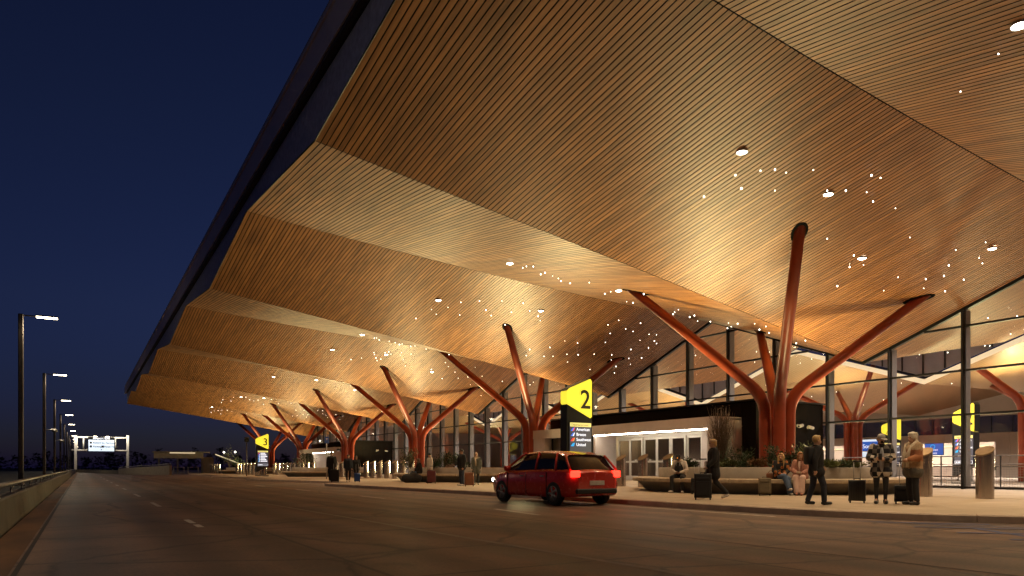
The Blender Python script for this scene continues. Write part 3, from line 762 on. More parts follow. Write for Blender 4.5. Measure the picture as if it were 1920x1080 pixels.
for x, y, lb in ((53.5, 33.9, 'branching column inside the hall, left of the two standing travellers'), (48.6, 19.4, 'branching column inside the hall at the right edge of the picture'), (53.5, 52.2, 'branching column inside the hall, seen behind the nearest column'),
              (53.5, 70.5, 'branching column inside the hall, seen through glass left of the yellow 2 sign'), (53.5, 88.8, 'farthest branching column inside the hall')):
    branching_column((x, y, .15), lb, 'branching columns inside the hall', [(a, b_, c2(x + a, y + b_)) for a, b_, _ in TIN], c2, bend=(4.3, 5.2), power=IN_UP, collar=False, rad=.24, base_power=IN_BASE)  # ground uplights at these columns are added to brighten the hall ceiling
hl = bpy.data.lights.new('hall_lamp', 'SPOT'); hl.energy = HALL_W; hl.color = (1, .82, .66); hl.spot_size = R(150); hl.spot_blend = .7; hl.shadow_soft_size = .3
for i, (x, y) in enumerate(((36.5, 3), (36.5, 14), (37, 24), (36.5, 33), (37, 44), (37, 56), (37, 68), (37, 80), (37, 94), (64, 8), (65, 18), (65, 28), (65, 38), (65, 50), (65, 64), (65, 80))):
    z = c2(x, y)
    downlight(Vector((x, y, z - .03)), 'round ceiling downlight inside the hall behind the glass', 'round downlights inside the hall', hl)
# star pendants inside
random.seed(21)
for i in range(95):
    if i < 55: x, y = random.uniform(31.8, 43.5), random.uniform(6, 60)
    else: x, y = random.uniform(46, 66), random.uniform(14, 56)
    o = bpy.data.objects.new('star_pendant', star_me); col.objects.link(o); o.location = (x, y, c2(x, y) - .02)
    tag(o, 'tiny star-like pendant light inside the hall, seen through the glass' if i < 55 else 'tiny star-like pendant light deep inside the hall, under the lower ceiling', 'pendant light', 'star pendants inside the hall' if i < 55 else 'star pendants deep inside the hall')
# escalator behind the railing
def escalator(x, y, label):
    t = thing('escalator', label, 'escalator', (x, y, .15))
    for s in (-.55, .55):
        mb = MB(); mb.slab([(-1.5, 0), (3.6, 0), (3.6, .95), (1.6, .95), (-.4, 1.05), (-1.5, 1.02)], s - .03, s + .03); mb.build('balustrade', M['steel_dark'], t)
        mb = MB(); mb.tube([(3.6, s, 1.0), (1.6, s, 1.0), (-.4, s, 1.10), (-1.4, s, 1.07), (-1.58, s, .9), (-1.5, s, .7)], .05, 10); mb.build('handrail', M['rubber'], t)
    mb = MB(); mb.box((.9, 0, .06), (5.0, 1.0, .10)); mb.build('step', M['steel'], t)
    mb = MB(); mb.box((-1.1, 0, .13), (.5, .98, .05)); mb.build('comb_plate', M['ink_orange'], t)
escalator(35.5, 10.4, 'escalator landing with dark balustrades behind the mesh railing at right')
def wall_screen(x, y, z, wd, ht, mat, label, lines):
    t = thing('display_screen', label, 'screen', (x, y, z))
    mb = MB(); mb.box((.03, 0, 0), (.06, wd + .08, ht + .08), bevel=.01); mb.build('casing', M['asphalt_sign'], t)
    mb = MB(); mb.box((-.004, 0, 0), (.008, wd, ht)); mb.build('display', mat, t)
    for s_, sz, zz, yy in lines: text('lettering', s_, sz, M['white_ink'], t, (-.012, yy, zz), (R(90), 0, R(-90)), .002)
    return t
t = wall_screen(60, 36.2, 2.95, 3.6, .84, M['screen_blue'], 'wide blue airline screen with a white band, left of the plaid-jacket traveller', [('Southwest', .52, -.18, .9)])
mb = MB(); mb.box((-.006, 0, .50), (.012, 3.6, .18)); mb.build('header_band', M['screen_white'], t)
mb = MB(); mb.box((-.006, 0, -.78), (.012, 3.6, .55)); mb.build('lower_panel', M['screen_white'], t)
mb = MB(); mb.poly([(-.010, 1.75, -.40), (-.010, 1.1, -.40), (-.010, 1.75, .05)]); mb.build('stripe', M['ink_orange'], t)
t = wall_screen(60, 30.9, 2.55, 1.45, .92, M['screen_blue'], 'small bright blue screen with white text beside the white-haired traveller', [('Southwest', .22, -.12, .62), ('Bag Check', .2, -.38, .62)])
mb = MB(); mb.lathe([(.14, 0), (.20, 0)], 18)
for v in mb.bm.verts: v.co = Vector((-.012, v.co.x + .1, v.co.y + .2))
mb.build('emblem', M['ink_cyan'], t)
t = wall_screen(69.7, 78, 2.2, 2.2, .9, M['screen_blue'], 'blue screen far inside the hall behind the second planter', [])
# ------------------------------------------------------------------ pylon signs
def pylon(loc, label, digit, rows, header, rz=0.0, group='yellow-headed pylon signs', icon=None):
    t = thing('pylon_sign', label, 'pylon sign', loc, rz, group)
    th = .40
    mb = MB(); mb.slab([(-.55, 3.30), (.55, 2.80), (.60, 2.86), (.60, 4.22), (.53, 4.31), (-.50, 3.88), (-.60, 3.76), (-.60, 3.36)], .0, th)
    mb.build('sign_head', M['yellow'], t)
    mb = MB(); mb.slab([(-.60, 3.285), (.60, 2.745), (.60, 1.02), (-.60, .42)], -.01, th + .01); mb.build('sign_body', M['asphalt_sign'], t)
    mb = MB()
    for a, b_ in (((-.6, 3.80), (-.5, 3.90)), ((-.5, 3.90), (.53, 4.325)), ((.53, 4.325), (.612, 4.22)), ((.612, 4.22), (.612, 2.80))):
        d = Vector((b_[0] - a[0], 0, b_[1] - a[1])); q = d.normalized(); nz = Vector((-q.z, 0, q.x)) * .018
        mb.quadgrid([[Vector((a[0], y, a[1])) for y in (-.008, th + .008)], [Vector((b_[0], y, b_[1])) for y in (-.008, th + .008)], [Vector((b_[0], y, b_[1])) + nz for y in (-.008, th + .008)], [Vector((a[0], y, a[1])) + nz for y in (-.008, th + .008)]], False)
    mb.build('edge_trim', M['asphalt_sign'], t)
    mb = MB()
    for x in (-.42, -.05, .34): mb.box((x, th / 2, .42), (.05, .05, .8))
    mb.build('leg', M['steel_dark'], t)
    mb = MB(); mb.box((0, th / 2, .07), (1.24, .56, .14), bevel=.02); mb.build('plinth', M['conc_dark'], t)
    mb = MB(); mb.box((.04, -.016, 1.80), (1.02, .012, 1.56)); s = mb.build('display', M['screen_dark'], t)
    mb = MB(); mb.box((.04, -.026, 2.52), (1.0, .008, .15)); h_ = mb.build('header_strip', M['yellow_strip'], t)
    text('lettering', header, .115, M['black_ink'], t, (-.40, -.034, 2.48), (R(90), 0, 0), .001)
    if len(digit) < 3: text('digit', digit, 1.02, M['black_ink'], t, (.03, -.008, 3.16), (R(90), 0, 0), .004, bold=.012)
    else: text('lettering', digit, .28, M['black_ink'], t, (-.32, -.008, 3.22), (R(90), 0, 0), .004)
    for i, (txt, m1, m2) in enumerate(rows):
        z = 2.29 - i * (.195 if len(rows) < 5 else .16)
        mb = MB(); mb.slab([(-.44, z - .01), (-.35, z - .01), (-.27, z + .12), (-.34, z + .10)], -.032, -.024); mb.build('tail_emblem', m1, t)
        mb = MB(); mb.slab([(-.345, z - .01), (-.29, z - .01), (-.24, z + .12), (-.268, z + .12)], -.032, -.024); mb.build('tail_emblem', m2, t)
        if txt: text('lettering', txt, .165, M['white_ink'], t, (-.17, -.028, z), (R(90), 0, 0), .002, bold=.002)
        else:
            mb = MB(); mb.box((.04 + .05 * (i % 3), -.028, z + .05), (.46 + .1 * (i % 3), .006, .09)); mb.build('lettering', M['white_ink'], t)
    mb = MB()
    for dz in (-.07, .07): mb.box((.04, -.026, 1.17 + dz), (.98, .006, .012))
    for dx in (-.485, .485): mb.box((.04 + dx, -.026, 1.17), (.012, .006, .14))
    mb.build('footer_frame', M['white_ink'], t)
    mb = MB()
    for k, (x, wd) in enumerate(((-.36, .06), (-.22, .14), (-.06, .12))): mb.box((x, -.026, 1.17), (wd, .006, .055))
    mb.build('footer_lettering', M['white_ink'], t)
    return t
M['yellow_strip'] = emit('yellow_strip', (1.0, .85, .25), .9, False)
AIR = [('American', M['ink_blue'], M['ink_red']), ('Breeze', M['ink_blue'], M['white_ink']), ('Southwest', M['ink_red'], M['ink_orange']), ('United', M['ink_cyan'], M['ink_cyan'])]
pylon((16.25, 21.45, .15), 'black pylon sign with glowing yellow head numbered 2 and an airline list', '2', AIR, 'Departures Level', 0)
pylon((15.7, 73.95, .15), 'smaller-looking distant black pylon sign with yellow head numbered 3', '3', [(None, M['ink_red'], M['ink_blue'])] + [(None, M['ink_blue'], M['white_ink'])] * 2 + [(None, M['ink_cyan'], M['white_ink'])] * 3, 'Departures Level', 0)
t = pylon((48, 27.6, .15), 'yellow pylon sign inside the hall with a crown emblem, above the plaid-jacket traveller', 'All G', AIR, 'Departures', R(-62))
mb = MB(); mb.lathe([(.12, 0), (.15, 0)], 20)
for v in mb.bm.verts: v.co = Vector((v.co.x + .2, -.012, v.co.y + 3.72))
mb.build('emblem_ring', M['black_ink'], t)
mb = MB(); mb.slab([(.10, 3.66), (.30, 3.66), (.33, 3.80), (.25, 3.73), (.20, 3.81), (.15, 3.73), (.07, 3.80)], -.014, -.006); mb.build('crown_emblem', M['black_ink'], t)
pylon((40.2, 19.2, .15), 'pylon sign inside the hall seen edge-on behind a mullion, right of the white-haired traveller', '2', AIR, 'Departures', R(-100))

# ------------------------------------------------------------------ small blue sign on a post
t = thing('blue_sign', 'small blue square sign on a slim post above the man in the long dark coat', 'sign', (16.4, 54.4, .15))
mb = MB(); mb.tube([(0, 0, 0), (0, 0, 3.5)], .045, 10); mb.build('post', M['rail'], t)
mb = MB(); mb.box((0, -.06, 3.05), (.34, .03, .52), bevel=.01); mb.build('plate', plain('blue_plate', (.02, .07, .28), .4), t)
mb = MB(); mb.box((0, -.078, 3.12), (.05, .006, .16)); mb.box((0, -.078, 3.14), (.16, .006, .04)); mb.build('emblem', M['line'], t)

# ------------------------------------------------------------------ street lamps beyond the parapet
def street_lamp(loc, label, cam_arm=False, power=0):
    t = thing('street_lamp', label, 'street lamp', loc, 0, 'street lamps along the left parapet')
    mb = MB(); mb.box((0, 0, 5.0), (.26, .22, 10.0), bevel=.03); mb.build('pole', M['pole'], t)
    mb = MB(); mb.box((0, 0, .02), (.5, .5, .06), bevel=.01); mb.build('base_plate', M['pole'], t)
    mb = MB(); mb.box((.42, 0, 9.93), (.62, .07, .07)); mb.build('arm', M['pole'], t)
    mb = MB(); mb.box((1.27, 0, 9.96), (1.12, .40, .08), bevel=.02); h_ = mb.build('head', M['pole'], t)
    mb = MB(); mb.box((1.27, 0, 9.90), (1.04, .34, .05), bevel=.012); mb.build('light_panel', M['lamp'], h_)
    if cam_arm:
        mb = MB(); mb.tube([(.1, 0, 4.6), (.75, 0, 4.7)], .04, 8); a = mb.build('camera_arm', M['rail'], t)
        mb = MB(); mb.ball((.82, 0, 4.56), (.26, .2, .13)); mb.box((.80, 0, 4.68), (.5, .3, .06), bevel=.02); mb.build('dome_camera', M['rail'], a)
    if power:
        l = bpy.data.lights.new('street_lamp_light', 'SPOT'); l.energy = power; l.color = (1, .80, .52); l.spot_size = R(165); l.spot_blend = .5; l.shadow_soft_size = .4
        o = bpy.data.objects.new('street_lamp_light', l); col.objects.link(o); o.parent = t; o.location = (1.27, 0, 9.8)
        l = bpy.data.lights.new('fascia_fill', 'POINT'); l.energy = 45; l.color = (1, .84, .62); l.shadow_soft_size = .25      # point light added to brighten the fascia and soffit edge
        o = bpy.data.objects.new('fascia_fill', l); col.objects.link(o); o.parent = t; o.location = (1.27, -.02, 9.80)
    return t
nth = ['nearest and tallest-looking', 'second', 'third', 'fourth', 'fifth', 'sixth', 'seventh', 'eighth', 'ninth', 'tenth', 'farthest']
for n in range(11):
    street_lamp((-3.0, 49.6 + 30 * n, -.02), f'{nth[n]} square-pole street lamp of the row along the left parapet' if n else 'nearest and tallest-looking square-pole street lamp at the left edge', n in (1, 2), LAMP_W if n < 8 else 0)

for y in (11.5, -18.5): street_lamp((-3.0, y, -.02), 'added square-pole street lamp beside the camera, out of view, for light on the road', False, 700)  # extra lamps added out of view to brighten the near road
# ------------------------------------------------------------------ overhead sign gantry
def gantry():
    Y = 214
    t = thing('sign_gantry', 'white steel overhead sign gantry with a lit exit sign spanning the road', 'sign gantry', (0, Y, 0))
    for x, h_ in ((-1.3, 9.4), (10.6, 9.7)):
        mb = MB(); mb.box((x, 0, h_ / 2), (.60, .5, h_), bevel=.03); mb.build('post', M['gantry'], t)
    for z in (9.0, 5.55):
        for a, b_ in ((-2.2, 1.2), (7.4, 10.3)) if z < 9 else ((-2.2, 10.3),):
            mb = MB(); mb.tube([(a, 0, z), (b_, 0, z)], .21, 12); mb.tube([(b_ - .05, 0, z), (b_ + .07, 0, z)], .42, 12); mb.build('chord', M['gantry'], t)
    for x in (-1.0, .5, 7.7):
        mb = MB(); mb.tube([(x, 0, 5.6), (x, 0, 8.95)], .17, 10); mb.build('strut', M['gantry'], t)
    mb = MB(); mb.box((4.5, -.25, 7.15), (6.0, .35, 3.9), bevel=.04); s = mb.build('sign_case', M['asphalt_sign'], t)
    mb = MB(); mb.box((4.5, -.44, 6.85), (5.8, .03, 2.95)); mb.build('sign_face', M['screen_white'], s)
    text('lettering', 'Airport Exit', .78, M['white_ink'], t, (4.5, -.45, 8.5), (R(90), 0, 0), .01, 'CENTER', .012)
    for s_, x, z in (('Return to Terminal', 2.6, 7.35), ('Parking', 2.6, 6.35), ('Hyatt Hotel', 5.1, 6.35)):
        text('lettering', s_, .66, M['black_ink'], t, (x, -.465, z), (R(90), 0, 0), .01, 'LEFT', .01)
    for x, z in ((2.1, 7.58), (2.1, 6.58), (4.8, 6.58)):
        mb = MB(); mb.box((x, -.465, z), (.55, .02, .55), bevel=.008); mb.build('emblem', M['black_ink'], t)
    mb = MB(); mb.slab([(4.3, 5.85), (4.7, 5.85), (4.5, 5.55)], -.47, -.46); mb.build('arrow', M['black_ink'], t)
    for x in (3.1, 5.9):
        mb = MB(); mb.box((x, -.7, 9.2), (.8, .5, .10), bevel=.02); mb.build('sign_lamp', M['lamp'], t)
    for x in (-.2, 9.2):  # point lights without a fixture, added to brighten the gantry posts
        l = bpy.data.lights.new('gantry_fill', 'POINT'); l.energy = 900; l.color = (1, .90, .74); l.shadow_soft_size = .2
        o = bpy.data.objects.new('gantry_fill', l); col.objects.link(o); o.parent = t; o.location = (x, -2.2, 9.2)
gantry()

# ------------------------------------------------------------------ far ramp wall, shelter, distant lamps
t = thing('ramp_wall', 'curving pale concrete ramp wall with a handrail at the far end of the road', 'wall', (0, 0, 0))
P_ = [(10.2, 104), (9.2, 108), (7.4, 114), (5.8, 120), (5.0, 124)]
rows = []
for i, (x, y) in enumerate(P_): hgt = 1.35 - .5 * i / 4; rows.append([(x - .15, y, 0), (x - .15, y, hgt), (x + .15, y, hgt), (x + .15, y, 0)])
mb = MB(); vs = mb.quadgrid(rows, True); mb.bm.faces.new(list(reversed(vs[0]))); mb.bm.faces.new(vs[-1]); mb.build('wall', M['conc'], t)
mb = MB(); mb.tube([(x, y, 1.55 - .5 * i / 4) for i, (x, y) in enumerate(P_)], .05, 8); mb.build('handrail', M['rail'], t)
t = thing('far_parapet', 'low parapet crossing beyond the end of the road, under the exit gantry', 'wall', (0, 0, 0))
rows = []
for i, (x, y) in enumerate([(5.0, 125), (3.6, 140), (1.5, 160), (-1.0, 176), (-5, 196)]): rows.append([(x - .15, y, 0), (x - .15, y, .62), (x + .15, y, .62), (x + .15, y, 0)])
mb = MB(); vs = mb.quadgrid(rows, True); mb.bm.faces.new(list(reversed(vs[0]))); mb.bm.faces.new(vs[-1]); mb.build('wall', M['conc_dark'], t)
def shelter():
    t = thing('walkway_shelter', 'flat-roofed walkway shelter with lit strips and a sloping stair roof, left of pylon 3', 'shelter', (10.4, 121, .1))
    mb = MB(); mb.box((3.0, 0, 3.35), (8.0, 3.0, .18)); mb.box((2.5, -1.45, 2.85), (7.0, .10, .95)); mb.build('roof', M['conc'], t)
    mb = MB(); mb.box((3.0, -1.53, 3.22), (3.6, .05, .12)); mb.build('light_strip', M['cove'], t)
    for x in (-.2, 2.4, 5.9):
        mb = MB(); mb.box((x, -.6, 1.65), (.22, .22, 3.3)); mb.build('post', M['conc_dark'], t)
    mb = MB(); mb.box((6.9, .2, 1.3), (1.6, 1.6, 2.6), bevel=.04); mb.build('ticket_booth', M['conc'], t)
    mb = MB(); mb.slab([(7.7, 3.2), (7.7, 2.95), (13.2, .75), (13.2, 1.0)], -1.2, .8); mb.build('stair_roof', M['conc_dark'], t)
    mb = MB(); mb.slab([(7.8, 3.12), (7.8, 2.98), (12.9, .92), (12.9, 1.06)], -1.27, -1.21); mb.build('stair_light', M['cove'], t)
    for x0 in (-.3, 1.6, 3.6):
        mb = MB(); mb.box((x0 + .8, -2.4, 1.0), (1.5, .06, .06)); mb.box((x0 + .8, -2.4, .12), (1.5, .06, .06)); mb.box((x0 + .08, -2.4, .52), (.08, .08, 1.05)); mb.box((x0 + 1.52, -2.4, .52), (.08, .08, 1.05)); mb.build('barrier_panel', M['rail'], t)
shelter()
for (x, y, z), lb, warm in (((31, 150, 4.3), 'warm glowing lamp on a post left of the pylon sign numbered 3', 1), ((-29, 300, 4.5), 'tiny far white lamp low among the dark trees, left edge', 0), ((39, 240, 6.0), 'left of two tiny far white lamps above the bollards', 0), ((42.4, 240, 6.1), 'right of two tiny far white lamps above the bollards', 0)):
    t = thing('distant_lamp', lb, 'street lamp', (x, y, 0))
    mb = MB(); mb.tube([(0, 0, 0), (0, 0, z + 2.2 * warm)], .10, 8); mb.build('pole', M['pole'], t)
    mb = MB(); mb.ball((0, -.2, z), .30 if warm else .26); mb.build('globe', emit('warm_globe', (1, .62, .25), 16, False) if warm else M['star'], t)
# signboard post near the warm lamp
t = thing('sign_post', 'slim post with a small dark sign at the kerb left of pylon 3', 'sign', (14.4, 75.2, .15))
mb = MB(); mb.tube([(0, 0, 0), (0, 0, 3.9)], .05, 8); mb.build('post', M['pole'], t)
mb = MB(); mb.box((0, -.06, 3.75), (.45, .03, .5), bevel=.01); mb.build('plate', M['asphalt_sign'], t)

# treeline: one far dark mass
random.seed(3)
mb = MB()
for i in range(150):
    x = -260 + 520 * i / 150 + random.uniform(-2, 2); y = 420 + random.uniform(-25, 25); hgt = random.uniform(5.5, 9.5) * (1.25 if 20 < x < 75 else 1.0)
    for k in range(95):
        a = random.uniform(0, 6.28); rr = random.uniform(.2, 1) ** .6 * random.uniform(2.2, 3.4); zz = random.uniform(0.0, 1)
        c = Vector((x + rr * math.cos(a) * (1.25 - .8 * zz), y + rr * math.sin(a), zz * hgt))
        p = [c + Vector((random.uniform(-1, 1), random.uniform(-1, 1), random.uniform(-.7, .7))) * 1.1 for _ in range(3)]
        mb.poly(p)
M['far_leaf'] = plain('far_foliage', (.009, .010, .007), .9, var=.4)
tag(mb.build('treeline', M['far_leaf']), kind='stuff')

# ------------------------------------------------------------------ bollards
mb = MB(); n = 28; r = .225
ring0 = [(r * math.cos(2 * math.pi * i / n), r * math.sin(2 * math.pi * i / n), 0) for i in range(n)]
ring1 = [(x, y, 1.33 + x * .58) for x, y, z in ring0]; ring2 = [(x * 1.03, y * 1.03, z) for x, y, z in ring1]; ring3 = [(x * 1.03, y * 1.03, 1.37 + x * .58) for x, y, z in ring0]
mb.quadgrid([ring0, ring1], True, True); bol_body = mb.mesh('body'); bol_body.materials.append(M['steel'])
mb = MB(); vs = mb.quadgrid([ring1, ring2, ring3], True); mb.bm.faces.new(vs[-1]); bol_cap = mb.mesh('cap'); bol_cap.materials.append(plain('bronze_cap', (.24, .165, .09), .4, .7, var=.2))
def bollard(x, y, label, group):
    t = thing('bollard', label, 'bollard', (x, y, .15), 0, group)
    for nm, me in (('body', bol_body), ('cap', bol_cap)):
        o = bpy.data.objects.new(nm, me); col.objects.link(o); o.parent = t
bollard(21.8, 9.84, 'large steel bollard standing clear of the others at the right edge', 'slant-topped steel bollards')
bollard(21.87, 11.55, 'steel bollard right behind the white-haired traveller', 'slant-topped steel bollards')
for y, lb in ((22.3, 'steel bollard right behind the seated man in the dark cap'), (23.9, 'steel bollard left of the seated man, before the white doors'), (25.4, 'steel bollard before the left leaf of the white sliding doors'), (27.0, 'steel bollard just right of pylon 2, by the zinc reveal wall'),
              (28.6, 'steel bollard hidden behind pylon 2'), (30.2, 'steel bollard left of pylon 2, behind the red car'), (31.8, 'second steel bollard left of pylon 2, behind the red car'), (33.4, 'third steel bollard left of pylon 2, by the woman in the headscarf')):
    bollard(21.7, y, lb, 'slant-topped steel bollards')
ORD = ['first', 'second', 'third', 'fourth', 'fifth', 'sixth', 'seventh', 'eighth', 'ninth', 'tenth', 'eleventh', 'twelfth', 'thirteenth', 'fourteenth', 'fifteenth', 'sixteenth']
for i in range(7): bollard(20.9, 48.2 + i * 1.62, f'{ORD[i]} steel bollard from the right in the row between the couple and the second planter', 'slant-topped steel bollards')
for i in range(4): bollard(20.6, 60.2 + i * 1.7, f'{ORD[i]} steel bollard from the right in the short row behind the long-coated man', 'slant-topped steel bollards')
for i in range(10): bollard(20.8, 74 + i * 1.9, f'{ORD[i]} steel bollard from the right in the row beside pylon sign 3', 'slant-topped steel bollards')
for i in range(9): bollard(17.6, 82 + i * 2.0, f'{ORD[i]} steel bollard from the right in the row left of pylon sign 3', 'slant-topped steel bollards')
for i in range(8): bollard(17.5, 112 + i * 2.2, f'{ORD[i]} steel bollard from the right in the farthest row under the stair roof', 'slant-topped steel bollards')

# ------------------------------------------------------------------ planters and plants
def planter(x, y, r, label):
    t = thing('planter_bench', label, 'planter bench', (x, y, .15), 0, 'round stone planter benches')
    mb = MB(); mb.lathe([(r - .55, 0), (r - .25, .30), (r - .18, .37)], 72); mb.build('base', M['conc_dark'], t)
    n = 14
    for k in range(n):
        a0, a1 = 2 * math.pi * k / n + .003, 2 * math.pi * (k + 1) / n - .003; mb = MB(); rows = []
        for i in range(9):
            a = a0 + (a1 - a0) * i / 8; c_, s_ = math.cos(a), math.sin(a)
            rows.append([(q * c_, q * s_, z) for q, z in ((r - 1.05, .37), (r - .02, .37), (r + .01, .40), (r + .01, .485), (r - .03, .51), (r - 1.05, .51))])
        vs = mb.quadgrid(rows, True); mb.bm.faces.new(list(reversed(vs[0]))); mb.bm.faces.new(vs[-1]); mb.build('seat_slab', M['stone'], t)
    mb = MB(); rows = [(r - 1.0, .45), (r - 1.0, .86), (r - 1.03, .89), (r - 1.25, .89), (r - 1.27, .74)]
    mb.lathe(rows, 72); mb.build('planter_wall', M['conc'], t)
    mb = MB(); mb.lathe([(r - 1.25, .78), (r * .5, .84), (.0, .86)], 40); mb.build('soil', M['soil'], t)
    return t
planter(22.6, 17.9, 5.1, 'nearest round stone planter bench with seated travellers')
planter(21.9, 40.6, 5.1, 'second round stone planter bench, left of the red car')
planter(21.4, 69.6, 4.7, 'third round stone planter bench, right of pylon sign 3')
planter(21.8, 108, 4.9, 'farthest round stone planter bench, left of pylon sign 3')
M['leaf'] = plain('evergreen_leaf', (.030, .052, .016), .75, var=.5, scale=3)
M['leaf_pale'] = plain('pale_leaf', (.10, .115, .035), .5, var=.5, scale=3)
M['leaf_rust'] = plain('rusty_leaf', (.16, .075, .022), .6, var=.5, scale=3)
M['twig'] = plain('bare_twig', (.085, .048, .024), .7, var=.35, scale=4)
def leaf(mb, c, d, s):
    d = d.normalized(); x = d.cross(Vector((random.uniform(-1, 1), random.uniform(-1, 1), random.uniform(-1, 1)))).normalized()
    nrm = x.cross(d)
    mb.poly([c, c + d * s * .5 + x * s * .24 + nrm * s * .06, c + d * s, c + d * s * .5 - x * s * .24 + nrm * s * .06])
def shrub(x, y, z, r, h, label, mat, n=700, s=.075, group='shrubs in the planters', seed=1):
    random.seed(seed)
    t = thing('shrub', label, 'shrub', (x, y, z), random.uniform(0, 6), group)
    mb = MB(); tips = []
    for k in range(11):
        a = random.uniform(0, 6.28); q = random.uniform(.2, .95); tip = Vector((r * q * math.cos(a), r * q * math.sin(a), h * random.uniform(.5, .95) * (1 - .35 * q * q))); tips.append(tip)
        mb.tube([(0, 0, 0), tip * .5 + Vector((random.uniform(-.05, .05), random.uniform(-.05, .05), .05)), tip], [.022, .014, .006], 5)
    mb.build('stem', M['twig'], t)
    mb = MB()
    for k in range(n):
        tip = random.choice(tips); f = random.uniform(.45, 1.12)
        c = tip * f + Vector((random.gauss(0, r * .17), random.gauss(0, r * .17), random.gauss(0, h * .10)))
        c.z = max(.04, c.z); d = c - Vector((0, 0, h * .25)) + Vector((random.uniform(-.3, .3), random.uniform(-.3, .3), random.uniform(-.1, .4))) * r
        leaf(mb, c, d, s * random.uniform(.7, 1.4))
    mb.build('foliage', mat, t)
PX, PY = 22.6, 17.9
def pol(cx, cy, r, a): return cx + r * math.cos(R(a)), cy + r * math.sin(R(a))
for i, (u, dd, r, h_, mt, lb) in enumerate(((1385, 24.4, .55, .80, 'leaf', 'dense evergreen shrub just right of the tall bare twigs'), (1446, 24.2, .50, .80, 'leaf', 'rounded evergreen shrub in front of the nearest column'), (1487, 24.4, .48, .72, 'leaf', 'dark shrub between the two seated women'),
        (1516, 24.8, .45, .95, 'leaf_pale', 'lighter green shrub right of the woman in pink'), (1293, 26.0, .34, .34, 'leaf', 'low green plant behind the seated man’s shoulder'), (1420, 23.6, .36, .34, 'leaf_rust', 'low rust-coloured plant left of the patterned sweater'), (1402, 23.7, .40, .30, 'leaf', 'low green plant left of the rust-coloured one'),
        (1372, 24.3, .40, .33, 'leaf_pale', 'low pale plant at the foot of the tall bare twigs'), (1545, 23.2, .40, .28, 'leaf_pale', 'low grassy plant behind the walking man'), (1570, 23.2, .40, .26, 'leaf', 'low grassy plant right of the walking man'), (1592, 23.4, .40, .26, 'leaf_pale', 'low grassy plant left of the plaid jacket'), (1462, 23.4, .30, .30, 'leaf', 'small low plant behind the blonde woman'))):
    d = ray(u, 800); shrub(d.x * (dd + .15), d.y * (dd + .15), .98, r, h_, lb, M[mt], 620, .075 if mt != 'leaf_pale' else .09, seed=50 + i)
for i, (u, dd, r, h_, mt, lb) in enumerate(((770, 42.5, .6, 1.2, 'leaf_pale', 'wispy plant by the third column, behind the seated dark figure'), (832, 43.0, .7, 1.0, 'leaf', 'evergreen shrub between the white shirt and the man in black'), (858, 42.8, .5, .9, 'leaf', 'dark shrub left of the man in black'), (812, 42.3, .5, .45, 'leaf', 'low plant behind the person in the white shirt'), (880, 42.4, .6, .4, 'leaf', 'low plant behind the man in black'),
        (567, 70.0, 1.2, 1.5, 'leaf', 'dark rounded shrub in the third planter'), (430, 106, 1.6, 3.2, 'leaf_pale', 'wispy tall plant in the farthest planter'), (445, 107, 1.4, 1.2, 'leaf', 'low dark shrub in the farthest planter'))):
    d = ray(u, 800); shrub(d.x * dd, d.y * dd, .98, r, h_, lb, M[mt], 520, .11, seed=80 + i)
def twigs(u, dd, n, hmax, label, seed):
    random.seed(seed); d = ray(u, 800)
    t = thing('bare_shrub', label, 'shrub', (d.x * dd, d.y * dd, .98), 0, 'shrubs in the planters')
    mb = MB()
    for k in range(n):
        a = random.uniform(0, 6.28); sp = random.uniform(.05, .55); h_ = hmax * random.uniform(.55, 1.0); b0 = Vector((math.cos(a), math.sin(a), 0)) * random.uniform(0, .22)
        tip = Vector((math.cos(a) * sp, math.sin(a) * sp, h_)); mid = b0.lerp(tip, .5) + Vector((random.uniform(-.07, .07), random.uniform(-.07, .07), 0))
        mb.tube([b0, b0.lerp(mid, .5) + Vector((random.uniform(-.03, .03), random.uniform(-.03, .03), 0)), mid, mid.lerp(tip, .5) + Vector((random.uniform(-.05, .05), random.uniform(-.05, .05), 0)), tip], [.014, .012, .010, .007, .003], 5)
        for q in range(3):
            s0 = mid.lerp(tip, random.uniform(0, .7)); mb.tube([s0, s0 + Vector((random.uniform(-.16, .16), random.uniform(-.16, .16), random.uniform(.15, .4)))], [.006, .002], 4)
    mb.build('twig', M['twig'], t)
    mb = MB()
    for k in range(60):
        leaf(mb, Vector((random.uniform(-.5, .5), random.uniform(-.5, .5), random.uniform(.5, 1) * hmax)), Vector((random.uniform(-1, 1), random.uniform(-1, 1), -.3)), .07)
    mb.build('foliage', M['leaf_rust'], t)
twigs(1352, 25.2, 110, 2.3, 'tall clump of bare upright twigs in the nearest planter beside the zinc portal', 5)
# ------------------------------------------------------------------ people
M['skin'] = plain('fair_skin', (.50, .29, .19), .5, var=.08, scale=5)
M['skin_tan'] = plain('tan_skin', (.36, .19, .115), .5, var=.08, scale=5)
M['hair_dark'] = plain('dark_hair', (.014, .010, .008), .5, var=.4, scale=25, stretch=(1, 1, .2))
M['hair_blonde'] = plain('blonde_hair', (.46, .29, .11), .5, var=.35, scale=25, stretch=(1, 1, .15))
M['hair_auburn'] = plain('auburn_hair', (.24, .105, .035), .5, var=.4, scale=25, stretch=(1, 1, .15))
M['hair_white'] = plain('white_hair', (.62, .55, .45), .6, var=.2, scale=25, bump=.4)
M['hair_brown'] = plain('brown_hair', (.09, .045, .02), .5, var=.4, scale=25)
M['eye'] = plain('eye_dark', (.02, .012, .01), .2)
M['lip'] = plain('lip', (.30, .09, .07), .5)
M['cloth_black'] = plain('black_cloth', (.013, .012, .013), .85, var=.4, scale=14, bump=.3)
